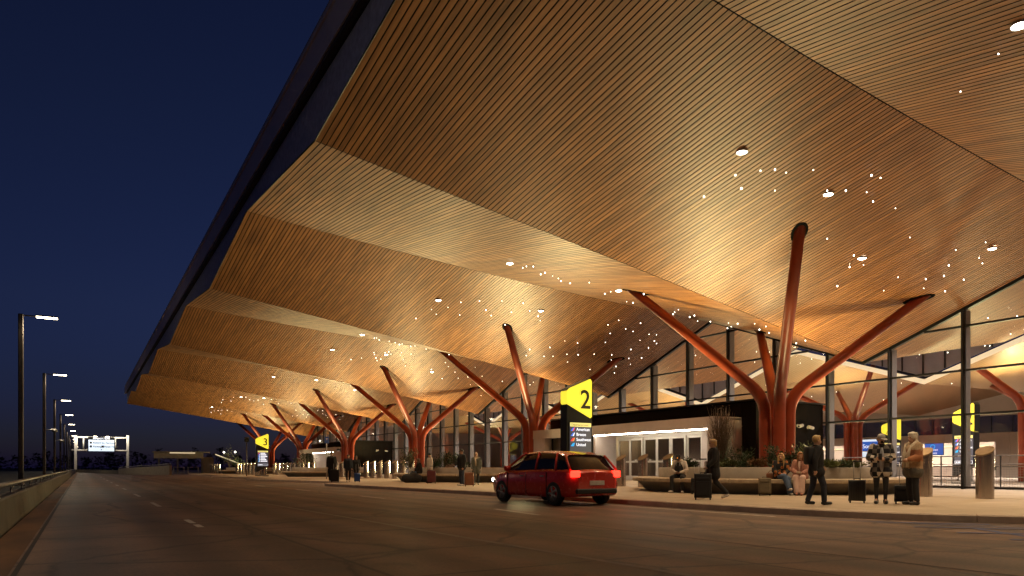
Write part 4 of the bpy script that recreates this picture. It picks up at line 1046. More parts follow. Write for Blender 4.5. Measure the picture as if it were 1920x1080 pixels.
M['cloth_navy'] = plain('navy_cloth', (.018, .021, .034), .85, var=.4, scale=14, bump=.3)
M['denim'] = plain('denim', (.07, .11, .19), .8, var=.3, scale=10, bump=.25)
M['denim_dark'] = plain('dark_denim', (.04, .055, .09), .8, var=.3, scale=10, bump=.25)
M['cloth_white'] = plain('off_white_cloth', (.56, .50, .43), .85, var=.12, scale=12, bump=.25)
M['cloth_grey'] = plain('grey_cloth', (.30, .30, .32), .85, var=.15, scale=12)
M['cloth_pink'] = plain('pink_teddy_coat', (.42, .20, .145), .95, var=.3, scale=22, bump=.8, bscale=60)
M['cloth_blush'] = plain('blush_trousers', (.62, .43, .36), .85, var=.12, scale=8, bump=.25)
M['cloth_cream'] = plain('cream_knit', (.55, .46, .34), .9, var=.15, scale=30, bump=.5)
M['cloth_brown'] = plain('brown_cloth', (.07, .042, .028), .85, var=.3, scale=10, bump=.3)
M['cloth_green'] = plain('grey_green_cloth', (.10, .11, .09), .85, var=.25, scale=10, bump=.3)
M['leather'] = plain('tan_leather', (.20, .075, .03), .5, var=.25, scale=8)
M['shoe_white'] = plain('white_shoe', (.55, .50, .45), .6, var=.1)
M['shoe_black'] = plain('black_shoe', (.015, .013, .013), .4, var=.2)
M['cap_grey'] = plain('grey_cap_cloth', (.34, .31, .28), .9, var=.12, scale=20)
def patterned(name, build):
    m, nt, b = newmat(name); tc = N(nt, 'ShaderNodeTexCoord'); b.inputs['Roughness'].default_value = .9
    L(nt, build(nt, tc), b.inputs['Base Color']); return m
def _plaid(nt, tc):
    mp = N(nt, 'ShaderNodeMapping'); mp.inputs['Rotation'].default_value = (0, 0, .5); L(nt, tc.outputs['Object'], mp.inputs['Vector'])
    ch = N(nt, 'ShaderNodeTexChecker', Scale=9.0); ch.inputs['Color1'].default_value = (.012, .012, .018, 1); ch.inputs['Color2'].default_value = (.50, .44, .37, 1); L(nt, mp.outputs['Vector'], ch.inputs['Vector'])
    c2_ = N(nt, 'ShaderNodeTexChecker', Scale=4.5); c2_.inputs['Color1'].default_value = (.02, .02, .03, 1); c2_.inputs['Color2'].default_value = (1, 1, 1, 1); L(nt, mp.outputs['Vector'], c2_.inputs['Vector'])
    mx = N(nt, 'ShaderNodeMix'); mx.data_type = 'RGBA'; mx.blend_type = 'MULTIPLY'; mx.inputs[0].default_value = .8
    L(nt, ch.outputs['Color'], mx.inputs[6]); L(nt, c2_.outputs['Color'], mx.inputs[7]); return mx.outputs[2]
def _bands(nt, tc):
    sx = N(nt, 'ShaderNodeSeparateXYZ'); L(nt, tc.outputs['Object'], sx.inputs[0])
    mr = N(nt, 'ShaderNodeMapRange'); mr.inputs['From Min'].default_value = .72; mr.inputs['From Max'].default_value = 1.45; nz = N(nt, 'ShaderNodeTexNoise', Scale=16.0, Detail=3.0); L(nt, tc.outputs['Object'], nz.inputs['Vector'])
    wz = N(nt, 'ShaderNodeMath', operation='MULTIPLY_ADD'); wz.inputs[1].default_value = .16; L(nt, nz.outputs['Fac'], wz.inputs[0]); L(nt, sx.outputs['Z'], wz.inputs[2])
    sb = N(nt, 'ShaderNodeMath', operation='SUBTRACT'); sb.inputs[1].default_value = .08; L(nt, wz.outputs[0], sb.inputs[0]); L(nt, sb.outputs[0], mr.inputs['Value'])
    cr = N(nt, 'ShaderNodeValToRGB'); cr.color_ramp.interpolation = 'CONSTANT'; e = cr.color_ramp.elements
    e[0].position = 0; e[0].color = (.085, .075, .06, 1); e[1].position = .20; e[1].color = (.34, .22, .12, 1)
    for p, c in ((.42, (.30, .115, .045, 1)), (.62, (.24, .085, .035, 1)), (.78, (.36, .25, .15, 1))):
        q = e.new(p); q.color = c
    L(nt, mr.outputs['Result'], cr.inputs['Fac'])
    no = N(nt, 'ShaderNodeTexNoise', Scale=55.0, Detail=2.0); L(nt, tc.outputs['Object'], no.inputs['Vector'])
    hs = N(nt, 'ShaderNodeHueSaturation'); m2 = N(nt, 'ShaderNodeMapRange'); m2.inputs['To Min'].default_value = .4; m2.inputs['To Max'].default_value = 1.6
    L(nt, no.outputs['Fac'], m2.inputs['Value']); L(nt, m2.outputs['Result'], hs.inputs['Value']); L(nt, cr.outputs['Color'], hs.inputs['Color']); return hs.outputs['Color']
def _floral(nt, tc):
    vo = N(nt, 'ShaderNodeTexVoronoi', Scale=7.0); L(nt, tc.outputs['Object'], vo.inputs['Vector'])
    cr = N(nt, 'ShaderNodeValToRGB'); cr.color_ramp.interpolation = 'CONSTANT'; e = cr.color_ramp.elements
    e[0].position = 0; e[0].color = (.42, .20, .03, 1); e[1].position = .16; e[1].color = (.30, .05, .02, 1)
    q = e.new(.30); q.color = (.40, .19, .04, 1); q = e.new(.40); q.color = (.014, .013, .014, 1)
    L(nt, vo.outputs['Distance'], cr.inputs['Fac']); return cr.outputs['Color']
M['plaid'] = patterned('black_and_cream_plaid', _plaid); M['bands'] = patterned('banded_knit', _bands); M['floral'] = patterned('orange_motif_knit', _floral)

def V(*a): return Vector(a)
def skel(pose):
    if pose == 'stand':
        j = dict(pel=V(0, 0, .93), che=V(0, .01, 1.27), nek=V(0, -.005, 1.43), hed=V(0, .02, 1.575))
        for s, q in (('r', 1), ('l', -1)):
            j.update({'sh' + s: V(.175 * q, 0, 1.385), 'el' + s: V(.225 * q, -.03, 1.11), 'wr' + s: V(.225 * q, .05, .87), 'ha' + s: V(.22 * q, .075, .79),
                      'hi' + s: V(.09 * q, 0, .90), 'kn' + s: V(.10 * q, .02, .49), 'an' + s: V(.10 * q, -.02, .085), 'to' + s: V(.12 * q, .15, .035)})
    else:
        j = dict(pel=V(0, .0, .60), che=V(0, .05, .95), nek=V(0, .07, 1.10), hed=V(0, .12, 1.245))
        for s, q in (('r', 1), ('l', -1)):
            j.update({'sh' + s: V(.175 * q, .05, 1.06), 'el' + s: V(.24 * q, .10, .80), 'wr' + s: V(.09 * q, .30, .70), 'ha' + s: V(.03 * q, .36, .70),
                      'hi' + s: V(.10 * q, .02, .60), 'kn' + s: V(.13 * q, .46, .53), 'an' + s: V(.13 * q, .46, .085), 'to' + s: V(.15 * q, .62, .035)})
    return j
def person(label, loc, face, pose='stand', J=None, skin='skin', top='cloth_black', hem=0.0, wide=0.0, legs='cloth_black', legw=0.0, shoe='shoe_black', hair='short', hmat='hair_dark', head=(0, 0), sc=1.0, vox=.014, group=None, extras=None, curl=.5, open_front=None, detail=True):
    """face: world direction the body faces"""
    t = thing('person', label, 'person', loc, math.atan2(-face[0], face[1]), group); t.scale = (sc, sc, sc)
    j = skel(pose); j.update({k: Vector(v) for k, v in (J or {}).items()})
    HM = Matrix.Translation(j['hed']) @ Matrix.Rotation(R(head[0]), 4, 'Z') @ Matrix.Rotation(R(-head[1]), 4, 'X')
    hp = lambda *p: HM @ V(*p)
    h3 = HM.to_3x3()
    # --- body: one continuous surface
    b = MB()
    b.ball(hp(0, 0, .02), (.076, .094, .105), h3); b.ball(hp(0, .025, -.05), (.056, .068, .062), h3)
    b.capsule(hp(0, .085, -.005), hp(0, .108, -.03), .010, .015); b.ball(hp(0, .092, -.062), (.024, .012, .010), h3)
    for q in (1, -1): b.ball(hp(.078 * q, -.005, -.005), (.012, .02, .032), h3)
    b.capsule(j['nek'] - V(0, 0, .03), hp(0, -.015, -.07), .058, .052)
    for q in (.07, -.07): b.capsule(j['che'] + V(q, 0, 0), j['pel'] + V(q, 0, .02), .09, .09)
    b.capsule(j['shl'], j['shr'], .05, .05); b.capsule(j['nek'], j['che'], .06, .09)
    for s in 'rl':
        b.capsule(j['sh' + s], j['el' + s], .047, .038); b.capsule(j['el' + s], j['wr' + s], .037, .026)
        b.capsule(j['hi' + s], j['kn' + s], .075, .052); b.capsule(j['kn' + s], j['an' + s], .05, .036); b.capsule(j['an' + s], j['to' + s], .036, .022)
        b.capsule(j['pel'], j['hi' + s], .09, .08)
        # hand: palm, four fingers, thumb
        w_, h_ = j['wr' + s], j['ha' + s]; d = (h_ - w_).normalized(); inn = V(-1 if s == 'r' else 1, 0, 0)
        pn = (inn - d * inn.dot(d)).normalized() if abs(inn.dot(d)) < .9 else V(0, 0, -1)
        sd = d.cross(pn).normalized()
        if sd.y < 0: sd = -sd
        for o in (-.022, 0, .022): b.capsule(w_ + sd * o * .6, h_ + sd * o, .019, .016)
        for i, ln in enumerate((.062, .074, .070, .054)):
            o = (.030, .010, -.010, -.029)[i]; p0 = h_ + sd * o; p1 = p0 + (d * math.cos(curl) + pn * math.sin(curl)) * ln * .5; p2 = p1 + (d * math.cos(curl * 2.2) + pn * math.sin(curl * 2.2)) * ln * .55
            b.capsule(p0, p1, .0105, .0095, 8); b.capsule(p1, p2, .0095, .008, 8)
        p0 = w_.lerp(h_, .45) + sd * .025; p1 = p0 + (d * .7 + sd * .7 + pn * .3).normalized() * .04; b.capsule(p0, p1, .013, .011, 8); b.capsule(p1, p1 + (d + pn * .6).normalized() * .03, .011, .009, 8)
    remeshed(b, 'body', M[skin], t, vox * .8, 2)
    if detail:
        for q in (1, -1):
            mb = MB(); mb.ball(hp(.031 * q, .086, .018), .011, seg=8, rings=6); mb.build('eye', M['eye'], t)
        mb = MB(); mb.ball(hp(0, .098, -.058), (.022, .008, .006), h3, 8, 6); mb.build('mouth', M['lip'], t)
    # --- trousers
    b = MB()
    for s in 'rl':
        b.capsule(j['pel'] + V(0, 0, .04), j['hi' + s], .115, .105); b.capsule(j['hi' + s], j['kn' + s], .098, .070 + legw * .5); b.capsule(j['kn' + s], j['an' + s] + V(0, 0, .03), .068 + legw * .5, .052 + legw)
    remeshed(b, 'trousers', M[legs], t, vox, 3)
    # --- shoes
    for s in 'rl':
        b = MB(); an, to = j['an' + s], j['to' + s]; f = (to - an); f.z = 0; f.normalize()
        b.capsule(an - f * .03 + V(0, 0, -.035), to + V(0, 0, .012), .046, .040); b.capsule(an, an + V(0, 0, -.04), .048, .05)
        o = remeshed(b, 'shoe', M[shoe], t, vox * .8, 2)
        for v in o.data.vertices: v.co.z = max(v.co.z, min(an.z, to.z) - .035)
    # --- upper garment
    b = MB()
    r = .118 + wide
    for q in (.075, -.075): b.capsule(j['che'] + V(q, 0, .02), j['pel'] + V(q, 0, .03), r, r)
    b.capsule(j['shl'] + V(.02, 0, -.02), j['shr'] - V(.02, 0, .02), .066 + wide * .4, .066 + wide * .4)
    for q in (.07, -.07): b.capsule(j['che'] + V(q, 0, .02), j['nek'] + V(q * .6, 0, -.04), r * .9, .06)
    for s in 'rl':
        b.capsule(j['sh' + s], j['el' + s], .066 + wide * .6, .056 + wide * .6); b.capsule(j['el' + s], j['wr' + s].lerp(j['el' + s], .06), .056 + wide * .6, .044 + wide * .6)
    if hem:
        for s, q in (('r', .05), ('l', -.05)):
            e = j['hi' + s].lerp(j['kn' + s], hem); b.capsule(j['pel'] + V(q, 0, 0), e, r, .12 + wide)
    remeshed(b, 'jacket' if top not in ('floral', 'bands') else 'sweater', M[top], t, vox, 3)
    b = MB(); b.tube([j['nek'] + V(.062 * math.cos(a), .062 * math.sin(a) + .01, .02 + .01 * math.sin(-a)) for a in [2 * math.pi * i / 16 for i in range(17)]], .020, 6); b.build('collar', M[top], t)
    # --- hair and headgear
    b = MB()
    if hair in ('short', 'bob', 'long', 'curly'):
        g = .012 if hair != 'curly' else .03
        b.ball(hp(0, -.018, .04), (.084 + g * .5, .094 + g * .5, .098 + g * .5), h3); b.ball(hp(0, .045, .098), (.062 + g * .3, .045, .035 + g * .3), h3)
        if hair != 'short': b.ball(hp(0, -.055, -.02), (.080, .055, .08), h3)
        if hair == 'curly':
            for k in range(14):
                a = k * 2.4; b.ball(hp(.08 * math.cos(a), -.03 + .07 * math.sin(a), .03 + .07 * ((k % 5) / 4)), .032)
        if hair == 'long':
            for q in (1, -1):
                for k in range(4):
                    st = hp((.082 - k * .018) * q, .035 - k * .035, .03); b.capsule(st, hp((.088 - k * .012) * q, .045 - k * .03, -.16), .026, .026); b.capsule(hp((.088 - k * .012) * q, .045 - k * .03, -.16), hp((.095 - k * .014) * q, .075 - k * .035, -.31 + .02 * k), .026, .014)
        remeshed(b, 'hair', M[hmat], t, vox * .8, 2)
    elif hair == 'cap':
        b.ball(hp(0, -.006, .052), (.086, .103, .085), h3); o = b.build('cap', M[hmat], t)
        b = MB(); rows = []
        for i in range(9):
            a = math.pi * i / 8; rows.append([hp(.074 * math.cos(a), .07 + .02 * math.sin(a), .052), hp(.082 * math.cos(a), .088 + .085 * math.sin(a), .036), hp(.082 * math.cos(a), .088 + .085 * math.sin(a), .030), hp(.074 * math.cos(a), .07 + .02 * math.sin(a), .042)])
        b.quadgrid(rows, True); b.build('brim', M[hmat], o)
        b = MB(); b.ball(hp(0, -.035, -.02), (.081, .07, .06), h3); b.build('hair', M['hair_brown'], t)
    elif hair == 'hijab':
        b.ball(hp(0, -.02, .03), (.095, .10, .115), h3); b.ball(hp(0, -.02, -.09), (.092, .085, .08), h3); b.capsule(hp(0, -.01, -.1), j['nek'] + V(0, .02, -.06), .09, .12)
        o = remeshed(b, 'headscarf', M[hmat], t, vox * .8, 2)
    for nm, mt, fn in (extras or []):
        b = MB(); fn(b, j, hp); b.build(nm, M[mt], t)
    return t
def to_cam(p): d = V(-p[0], -p[1], 0).normalized(); return d
Z = .15
# 1 seated man in cap, leaning over a phone
p = ground(1275, 927); d = V(p.x - PX, p.y - PY, 0).normalized()
def seat_at(u, r=4.68):
    rr = ray(u, 800); a = rr.x ** 2 + rr.y ** 2; b_ = -(rr.x * PX + rr.y * PY); c_ = PX * PX + PY * PY - r * r
    D = (-b_ - math.sqrt(b_ * b_ - a * c_)) / a; q = V(rr.x * D, rr.y * D, Z); return q, (q - V(PX, PY, Z)).normalized()
q, f = seat_at(1276); f = (f * .4 + to_cam(q) * .6).normalized()
person('young man in a black cap and two-tone hooded sweatshirt, seated bowed over a phone', q, f, 'sit', dict(che=(0, .10, .95), nek=(0, .15, 1.10), hed=(0, .24, 1.21), shr=(.18, .10, 1.06), shl=(-.18, .10, 1.06), knr=(.17, .46, .54), knl=(-.19, .46, .54), anr=(.17, .44, .085), anl=(-.20, .46, .085), tor=(.22, .58, .035), tol=(-.26, .60, .035), elr=(.27, .16, .80), ell=(-.27, .16, .80)), 'skin_tan', 'cloth_white', 0, .012, 'cloth_black', .01, 'shoe_white', 'cap', 'cloth_black', (0, 38), 1.0, .012,
       extras=[('vest_panel', 'cloth_black', lambda b, j, hp: [b.ball(j['che'] + V(0, .085, -.12), (.155, .105, .25), None, 16, 12)]), ('hood', 'cloth_white', lambda b, j, hp: b.tube([j['nek'] + V(.10 * math.cos(a), -.02 + .07 * math.sin(a), .02 - .03 * math.sin(a)) for a in [math.pi * (-.35 + 1.7 * i / 14) for i in range(15)]], .035, 8)),
               ('drawstring', 'cloth_white', lambda b, j, hp: [b.tube([j['nek'] + V(s * .05, .10, .0), j['che'] + V(s * .06, .165, .0), j['che'] + V(s * .055, .165, -.14)], .006, 6) for s in (1, -1)]), ('phone', 'black_shiny', lambda b, j, hp: b.box(j['har'].lerp(j['hal'], .5) + V(0, .03, .03), (.15, .08, .012), bevel=.004)),
               ('cap_badge', 'ink_orange', lambda b, j, hp: b.ball(hp(0, .088, .075), (.02, .012, .02)))])
# 2 blonde in patterned sweater, crossed legs, turned to her friend
q, f = seat_at(1462); fb = (f * .5 + to_cam(q) * .5).normalized()
person('blonde woman in a black sweater with orange motifs and blue jeans, seated with crossed legs', q, (fb.x + .25, fb.y - .25), 'sit', dict(knr=(.05, .47, .62), anr=(-.06, .58, .22), tor=(-.07, .74, .20), knl=(-.08, .47, .54), hal=(.05, .34, .68), har=(.02, .38, .69), wrr=(.10, .30, .68), wrl=(-.03, .28, .67)), 'skin', 'floral', .12, .03, 'denim', .035, 'shoe_white', 'long', 'hair_blonde', (-38, 0), .98, .012)
# 3 woman in pink coat
q, f = seat_at(1502); fb = (f * .5 + to_cam(q) * .5).normalized()
person('auburn-haired woman in a fluffy pink coat and pale trousers, seated beside the blonde', q, (fb.x - .25, fb.y + .2), 'sit', dict(knr=(.10, .46, .56), knl=(-.11, .46, .55), anr=(.04, .52, .085), anl=(-.10, .52, .085), tor=(.02, .68, .035), tol=(-.13, .68, .035), hed=(0, .14, 1.25)), 'skin', 'cloth_pink', .35, .03, 'cloth_blush', .045, 'cloth_pink', 'long', 'hair_auburn', (22, 12), 1.0, .012,
       extras=[('sandwich_box', 'cloth_cream', lambda b, j, hp: b.box(j['har'].lerp(j['hal'], .5) + V(0, .03, .03), (.14, .10, .04), bevel=.008)), ('scarf', 'cloth_blush', lambda b, j, hp: b.tube([j['nek'] + V(.02, .10, -.02), j['che'] + V(.02, .16, -.05), j['che'] + V(.01, .16, -.22)], [.03, .028, .02], 8))])
# walking pose
WALK = dict(anr=(.09, .26, .10), tor=(.10, .42, .05), knr=(.10, .20, .50), anl=(-.09, -.34, .16), tol=(-.10, -.22, .05), knl=(-.10, -.03, .50), elr=(.23, -.12, 1.12), wrr=(.24, -.13, .87), har=(.24, -.12, .79), ell=(-.23, .04, 1.12), wrl=(-.22, .22, .93), hal=(-.22, .29, .88))
LEFT = V(-CS, SN, 0)
person('walking woman in a pale headband and long dark coat, pulling a large dark suitcase', ground(1338, 936), (-LEFT.x * -1, LEFT.y, 0), 'stand', WALK, 'skin', 'cloth_black', .55, .03, 'cloth_black', .01, 'shoe_white', 'bob', 'hair_blonde', (0, 5), .98, .012,
       extras=[('headband', 'cloth_cream', lambda b, j, hp: b.lathe([(.098, -.02), (.104, 0), (.098, .02)], 20, tuple(hp(0, -.005, .085)), sy=1.12)), ('shoulder_bag', 'leather', lambda b, j, hp: (b.box(j['pel'] + V(.21, .05, .05), (.10, .30, .22), bevel=.03), b.tube([j['pel'] + V(.2, .05, .16), j['shr'] + V(0, .04, .06), j['pel'] + V(.2, -.02, .16)], .012, 6)))])
# walking man
person('walking man with sandy hair in dark clothes with a black bag, near the kerb', ground(1530, 947), (-LEFT.x, -LEFT.y, 0), 'stand', dict(WALK, anr=(.09, .16, .09), tor=(.10, .31, .04), knr=(.10, .14, .50), anl=(-.09, -.16, .10), tol=(-.1, -.02, .04)), 'skin', 'cloth_black', .22, .025, 'cloth_navy', .012, 'shoe_black', 'short', 'hair_blonde', (0, 0), .96, .012,
       extras=[('backpack', 'black', lambda b, j, hp: b.box(j['che'] + V(0, -.19, -.06), (.30, .17, .44), bevel=.05, seg=2))])
# plaid jacket traveller
p = ground(1652, 945)
person('traveller in a grey cap and black-and-cream plaid jacket, standing and reading a phone', p, to_cam(p) + V(.15, .1, 0), 'stand', dict(elr=(.26, .03, 1.12), wrr=(.12, .24, 1.10), har=(.06, .30, 1.11), ell=(-.25, .02, 1.12), wrl=(-.10, .24, 1.08), hal=(-.03, .29, 1.09), anl=(-.09, .0, .085), hed=(0, .05, 1.565)), 'skin', 'plaid', .32, .035, 'cloth_black', -.012, 'shoe_black', 'cap', 'cap_grey', (38, 18), 1.0, .012,
       extras=[('shirt', 'cloth_grey', lambda b, j, hp: b.ball(j['che'] + V(-.02, .135, -.20), (.055, .05, .30))), ('phone', 'black_shiny', lambda b, j, hp: b.box(j['har'].lerp(j['hal'], .5) + V(0, .03, .04), (.08, .02, .15), bevel=.004)), ('face_mask', 'cloth_black', lambda b, j, hp: b.ball(hp(0, .07, -.045), (.05, .04, .04)))])
# white-haired woman
p = ground(1712, 947)
person('white-haired woman in a rust banded cardigan with cream shawl collar, standing by her suitcase', p, (LEFT.x - .15, LEFT.y - .1, 0), 'stand', dict(ell=(-.25, .06, 1.12), wrl=(-.22, .27, 1.06), hal=(-.21, .34, 1.04), elr=(.25, -.05, 1.12), wrr=(.24, .04, .88), har=(.23, .07, .80)), 'skin', 'bands', .30, .045, 'cloth_black', .012, 'shoe_black', 'curly', 'hair_white', (5, 4), 1.0, .012,
       extras=[('shawl_collar', 'cloth_cream', lambda b, j, hp: [b.tube([j['nek'] + V(0, -.09, .06), j['nek'] + V(s * .09, -.02, .06), j['nek'] + V(s * .10, .10, -.04), j['che'] + V(s * .06, .17, -.08), j['che'] + V(s * .05, .17, -.38)], [.04, .045, .05, .045, .03], 10) for s in (1, -1)])])
# distant group near the second planter
p = ground(866, 911)
person('man in a black jacket and blue jeans with sunglasses, standing before the second planter', p, (LEFT.x - .3, LEFT.y - .6, 0), 'stand', dict(elr=(.24, .05, 1.12), wrr=(.22, .24, .98), har=(.21, .30, .94)), 'skin', 'cloth_black', .1, .04, 'denim_dark', .01, 'shoe_white', 'short', 'hair_dark', (0, 0), 1.04, .018, extras=[('sunglasses', 'black_shiny', lambda b, j, hp: b.box(hp(0, .09, .02), (.13, .03, .035), bevel=.006))])
p = ground(893, 909)
person('woman in a pale headscarf and grey coat, standing behind the man in black', p, to_cam(p), 'stand', {}, 'skin', 'cloth_green', .5, .03, 'cloth_black', 0, 'shoe_black', 'hijab', 'cloth_cream', (0, 0), .97, .018, extras=[('scarf_end', 'cloth_cream', lambda b, j, hp: b.tube([j['nek'] + V(.06, .09, -.02), j['che'] + V(.03, .17, -.05), j['che'] + V(.02, .17, -.28)], [.04, .04, .03], 8))])
p = ground(806, 906)
person('person in a white shirt looking down, standing behind a dark red suitcase', p, (LEFT.x - .2, LEFT.y - .5, 0), 'stand', {}, 'skin', 'cloth_white', .1, .03, 'denim_dark', 0, 'shoe_black', 'short', 'hair_dark', (0, 22), 1.0, .018)
SP = V(21.9, 40.6, Z); rr = ray(787, 800)
a_ = rr.x ** 2 + rr.y ** 2; b_ = -(rr.x * SP.x + rr.y * SP.y); c_ = SP.x ** 2 + SP.y ** 2 - 4.65 ** 2; D_ = (-b_ - math.sqrt(b_ * b_ - a_ * c_)) / a_
q = V(rr.x * D_, rr.y * D_, Z); f = (q - SP).normalized()
person('long-haired figure in a dark coat and jeans, seated on the left of the second planter', q, (f.x - .2, f.y + .4), 'sit', dict(hed=(0, .10, 1.25)), 'skin', 'cloth_black', .3, .03, 'denim', .02, 'shoe_white', 'long', 'hair_brown', (0, 8), 1.05, .018)
p = ground(622, 904)
person('man in a long dark coat, standing behind a tall black suitcase', p, to_cam(p), 'stand', {}, 'skin_tan', 'cloth_black', .75, .03, 'cloth_black', .02, 'shoe_white', 'short', 'hair_dark', (0, 0), 1.08, .02)
p = ground(653, 903.5)
person('walking person in a dark zipped jacket, left one of the couple with the blue suitcase', p, to_cam(p), 'stand', dict(anr=(.07, .12, .09), tor=(.08, .26, .04), anl=(-.07, -.12, .10), tol=(-.08, .02, .04)), 'skin', 'cloth_navy', .2, .03, 'cloth_black', 0, 'shoe_white', 'short', 'hair_dark', (0, 0), .99, .02)
p = ground(668, 902.5)
person('shorter person in a dark jacket, right one of the couple, holding the blue suitcase', p, to_cam(p), 'stand', dict(ell=(-.24, .04, 1.12), wrl=(-.26, .2, 1.0), hal=(-.27, .26, .98)), 'skin_tan', 'cloth_black', .15, .02, 'cloth_navy', 0, 'shoe_black', 'bob', 'hair_brown', (0, 0), .95, .02)

# ------------------------------------------------------------------ luggage
def suitcase(label, loc, face, mat, wd=.36, dp=.23, ht=.52, handle=.45, trim=None, soft=False):
    t = thing('suitcase', label, 'suitcase', loc, math.atan2(-face[0], face[1]), 'travellers’ suitcases')
    z0 = .055
    mb = MB(); mb.box((0, 0, z0 + ht / 2), (wd, dp, ht), bevel=.045, seg=3); mb.build('shell', M[mat], t)
    mb = MB()
    if not soft:
        for k in range(7): mb.box((-wd / 2 + wd * (k + 1) / 8, 0, z0 + ht / 2), (.018, dp + .012, ht * .84), bevel=.005)
        mb.build('rib', M[mat], t)
    else:
        mb.box((0, dp / 2 + .012, z0 + ht * .40), (wd * .78, .03, ht * .58), bevel=.012); mb.build('pocket', M[mat], t)
        mb = MB(); mb.box((0, dp / 2 + .016, z0 + ht * .80), (wd * .72, .02, .05), bevel=.008); mb.build('upper_pocket', M[mat], t)
    mb = MB(); mb.box((0, 0, z0 + ht / 2), (wd + .006, .014, ht + .006), bevel=.004); mb.build('zip_band', M[trim or 'steel_dark'], t)
    mb = MB(); mb.tube([(-.07, 0, z0 + ht), (-.06, 0, z0 + ht + .03), (.06, 0, z0 + ht + .03), (.07, 0, z0 + ht)], .010, 6); mb.build('carry_handle', M['rubber'], t)
    if handle:
        mb = MB()
        for s in (1, -1): mb.tube([(s * .075, -dp * .35, z0 + ht * .9), (s * .075, -dp * .35, z0 + ht + handle)], .009, 8)
        h_ = mb.build('handle', M['rail'], t)
        mb = MB(); mb.box((0, -dp * .35, z0 + ht + handle), (.20, .032, .035), bevel=.01); mb.build('grip', M['rubber'], h_)
    for sx in (1, -1):
        for sy in (1, -1):
            mb = MB(); mb.tube([(sx * (wd / 2 - .04) - .016, sy * (dp / 2 - .035), .028), (sx * (wd / 2 - .04) + .016, sy * (dp / 2 - .035), .028)], .028, 12); mb.box((sx * (wd / 2 - .04), sy * (dp / 2 - .035), .05), (.045, .03, .03)); mb.build('wheel', M['rubber'], t)
    return t
p = ground(1607, 943); suitcase('black hard-shell suitcase with handle raised, left of the plaid jacket', p, to_cam(p), 'black_shiny', .39, .25, .52, .46)
p = ground(1693, 945); suitcase('black soft suitcase held by the white-haired woman', p, to_cam(p), 'black', .37, .26, .40, .58, soft=True)
M['olive'] = plain('olive_canvas', (.14, .115, .07), .8, var=.2, scale=14, bump=.2)
q, f = seat_at(1434, 5.5); suitcase('olive canvas suitcase beside the blonde woman’s legs', q, to_cam(q), 'olive', .38, .24, .50, 0, 'leather', True)
q, f = seat_at(1306, 5.45); suitcase('dark suitcase with tan leather edges beside the seated man', q, to_cam(q), 'black', .36, .24, .48, .44, 'leather', True)
p = ground(1318, 937); suitcase('large dark suitcase rolled by the walking woman in the long coat', p, to_cam(p), 'black', .46, .30, .66, .40, soft=True)
p = ground(628, 904.5); suitcase('tall black suitcase in front of the man in the long dark coat', p, to_cam(p), 'black', .48, .30, .72, .35, soft=True)
M['bright_blue'] = plain('blue_shell', (.03, .09, .36), .4, var=.15); M['maroon'] = plain('maroon_shell', (.10, .018, .018), .4, var=.2)
p = ground(670, 904); suitcase('small bright blue suitcase held by the shorter person of the couple', p, to_cam(p), 'bright_blue', .34, .24, .50, .55)
p = ground(809, 906.5); suitcase('dark red suitcase before the person in the white shirt', p, to_cam(p), 'maroon', .50, .30, .66, .25)
p = ground(772, 905.5); t = thing('duffel_bag', 'black duffel bag leaning by the seated dark figure', 'bag', p)
b = MB(); b.capsule((-.35, 0, .27), (.35, 0, .27), .26, .26); b.ball((.1, 0, .42), (.3, .22, .2)); remeshed(b, 'bag_body', M['black'], t, .025)
b = MB(); b.tube([(-.2, .1, .45), (-.1, .12, .68), (.1, .12, .68), (.2, .1, .45)], .02, 6); b.build('strap', M['black'], t)
p = ground(880, 912); suitcase('rust-orange suitcase behind the man in black', p, to_cam(p), 'leather', .44, .28, .60, .40)
q, f = seat_at(1447, 4.6); t = thing('handbag', 'tan leather handbag on the bench beside the blonde woman', 'bag', (q.x, q.y, Z + .51), math.atan2(-f.x, f.y))
b = MB(); b.box((0, 0, .10), (.34, .14, .20), bevel=.05, seg=2); b.build('bag_body', M['leather'], t)
b = MB(); b.tube([(-.12, 0, .18), (-.06, 0, .27), (.06, 0, .27), (.12, 0, .18)], .010, 6); b.build('strap', M['leather'], t)

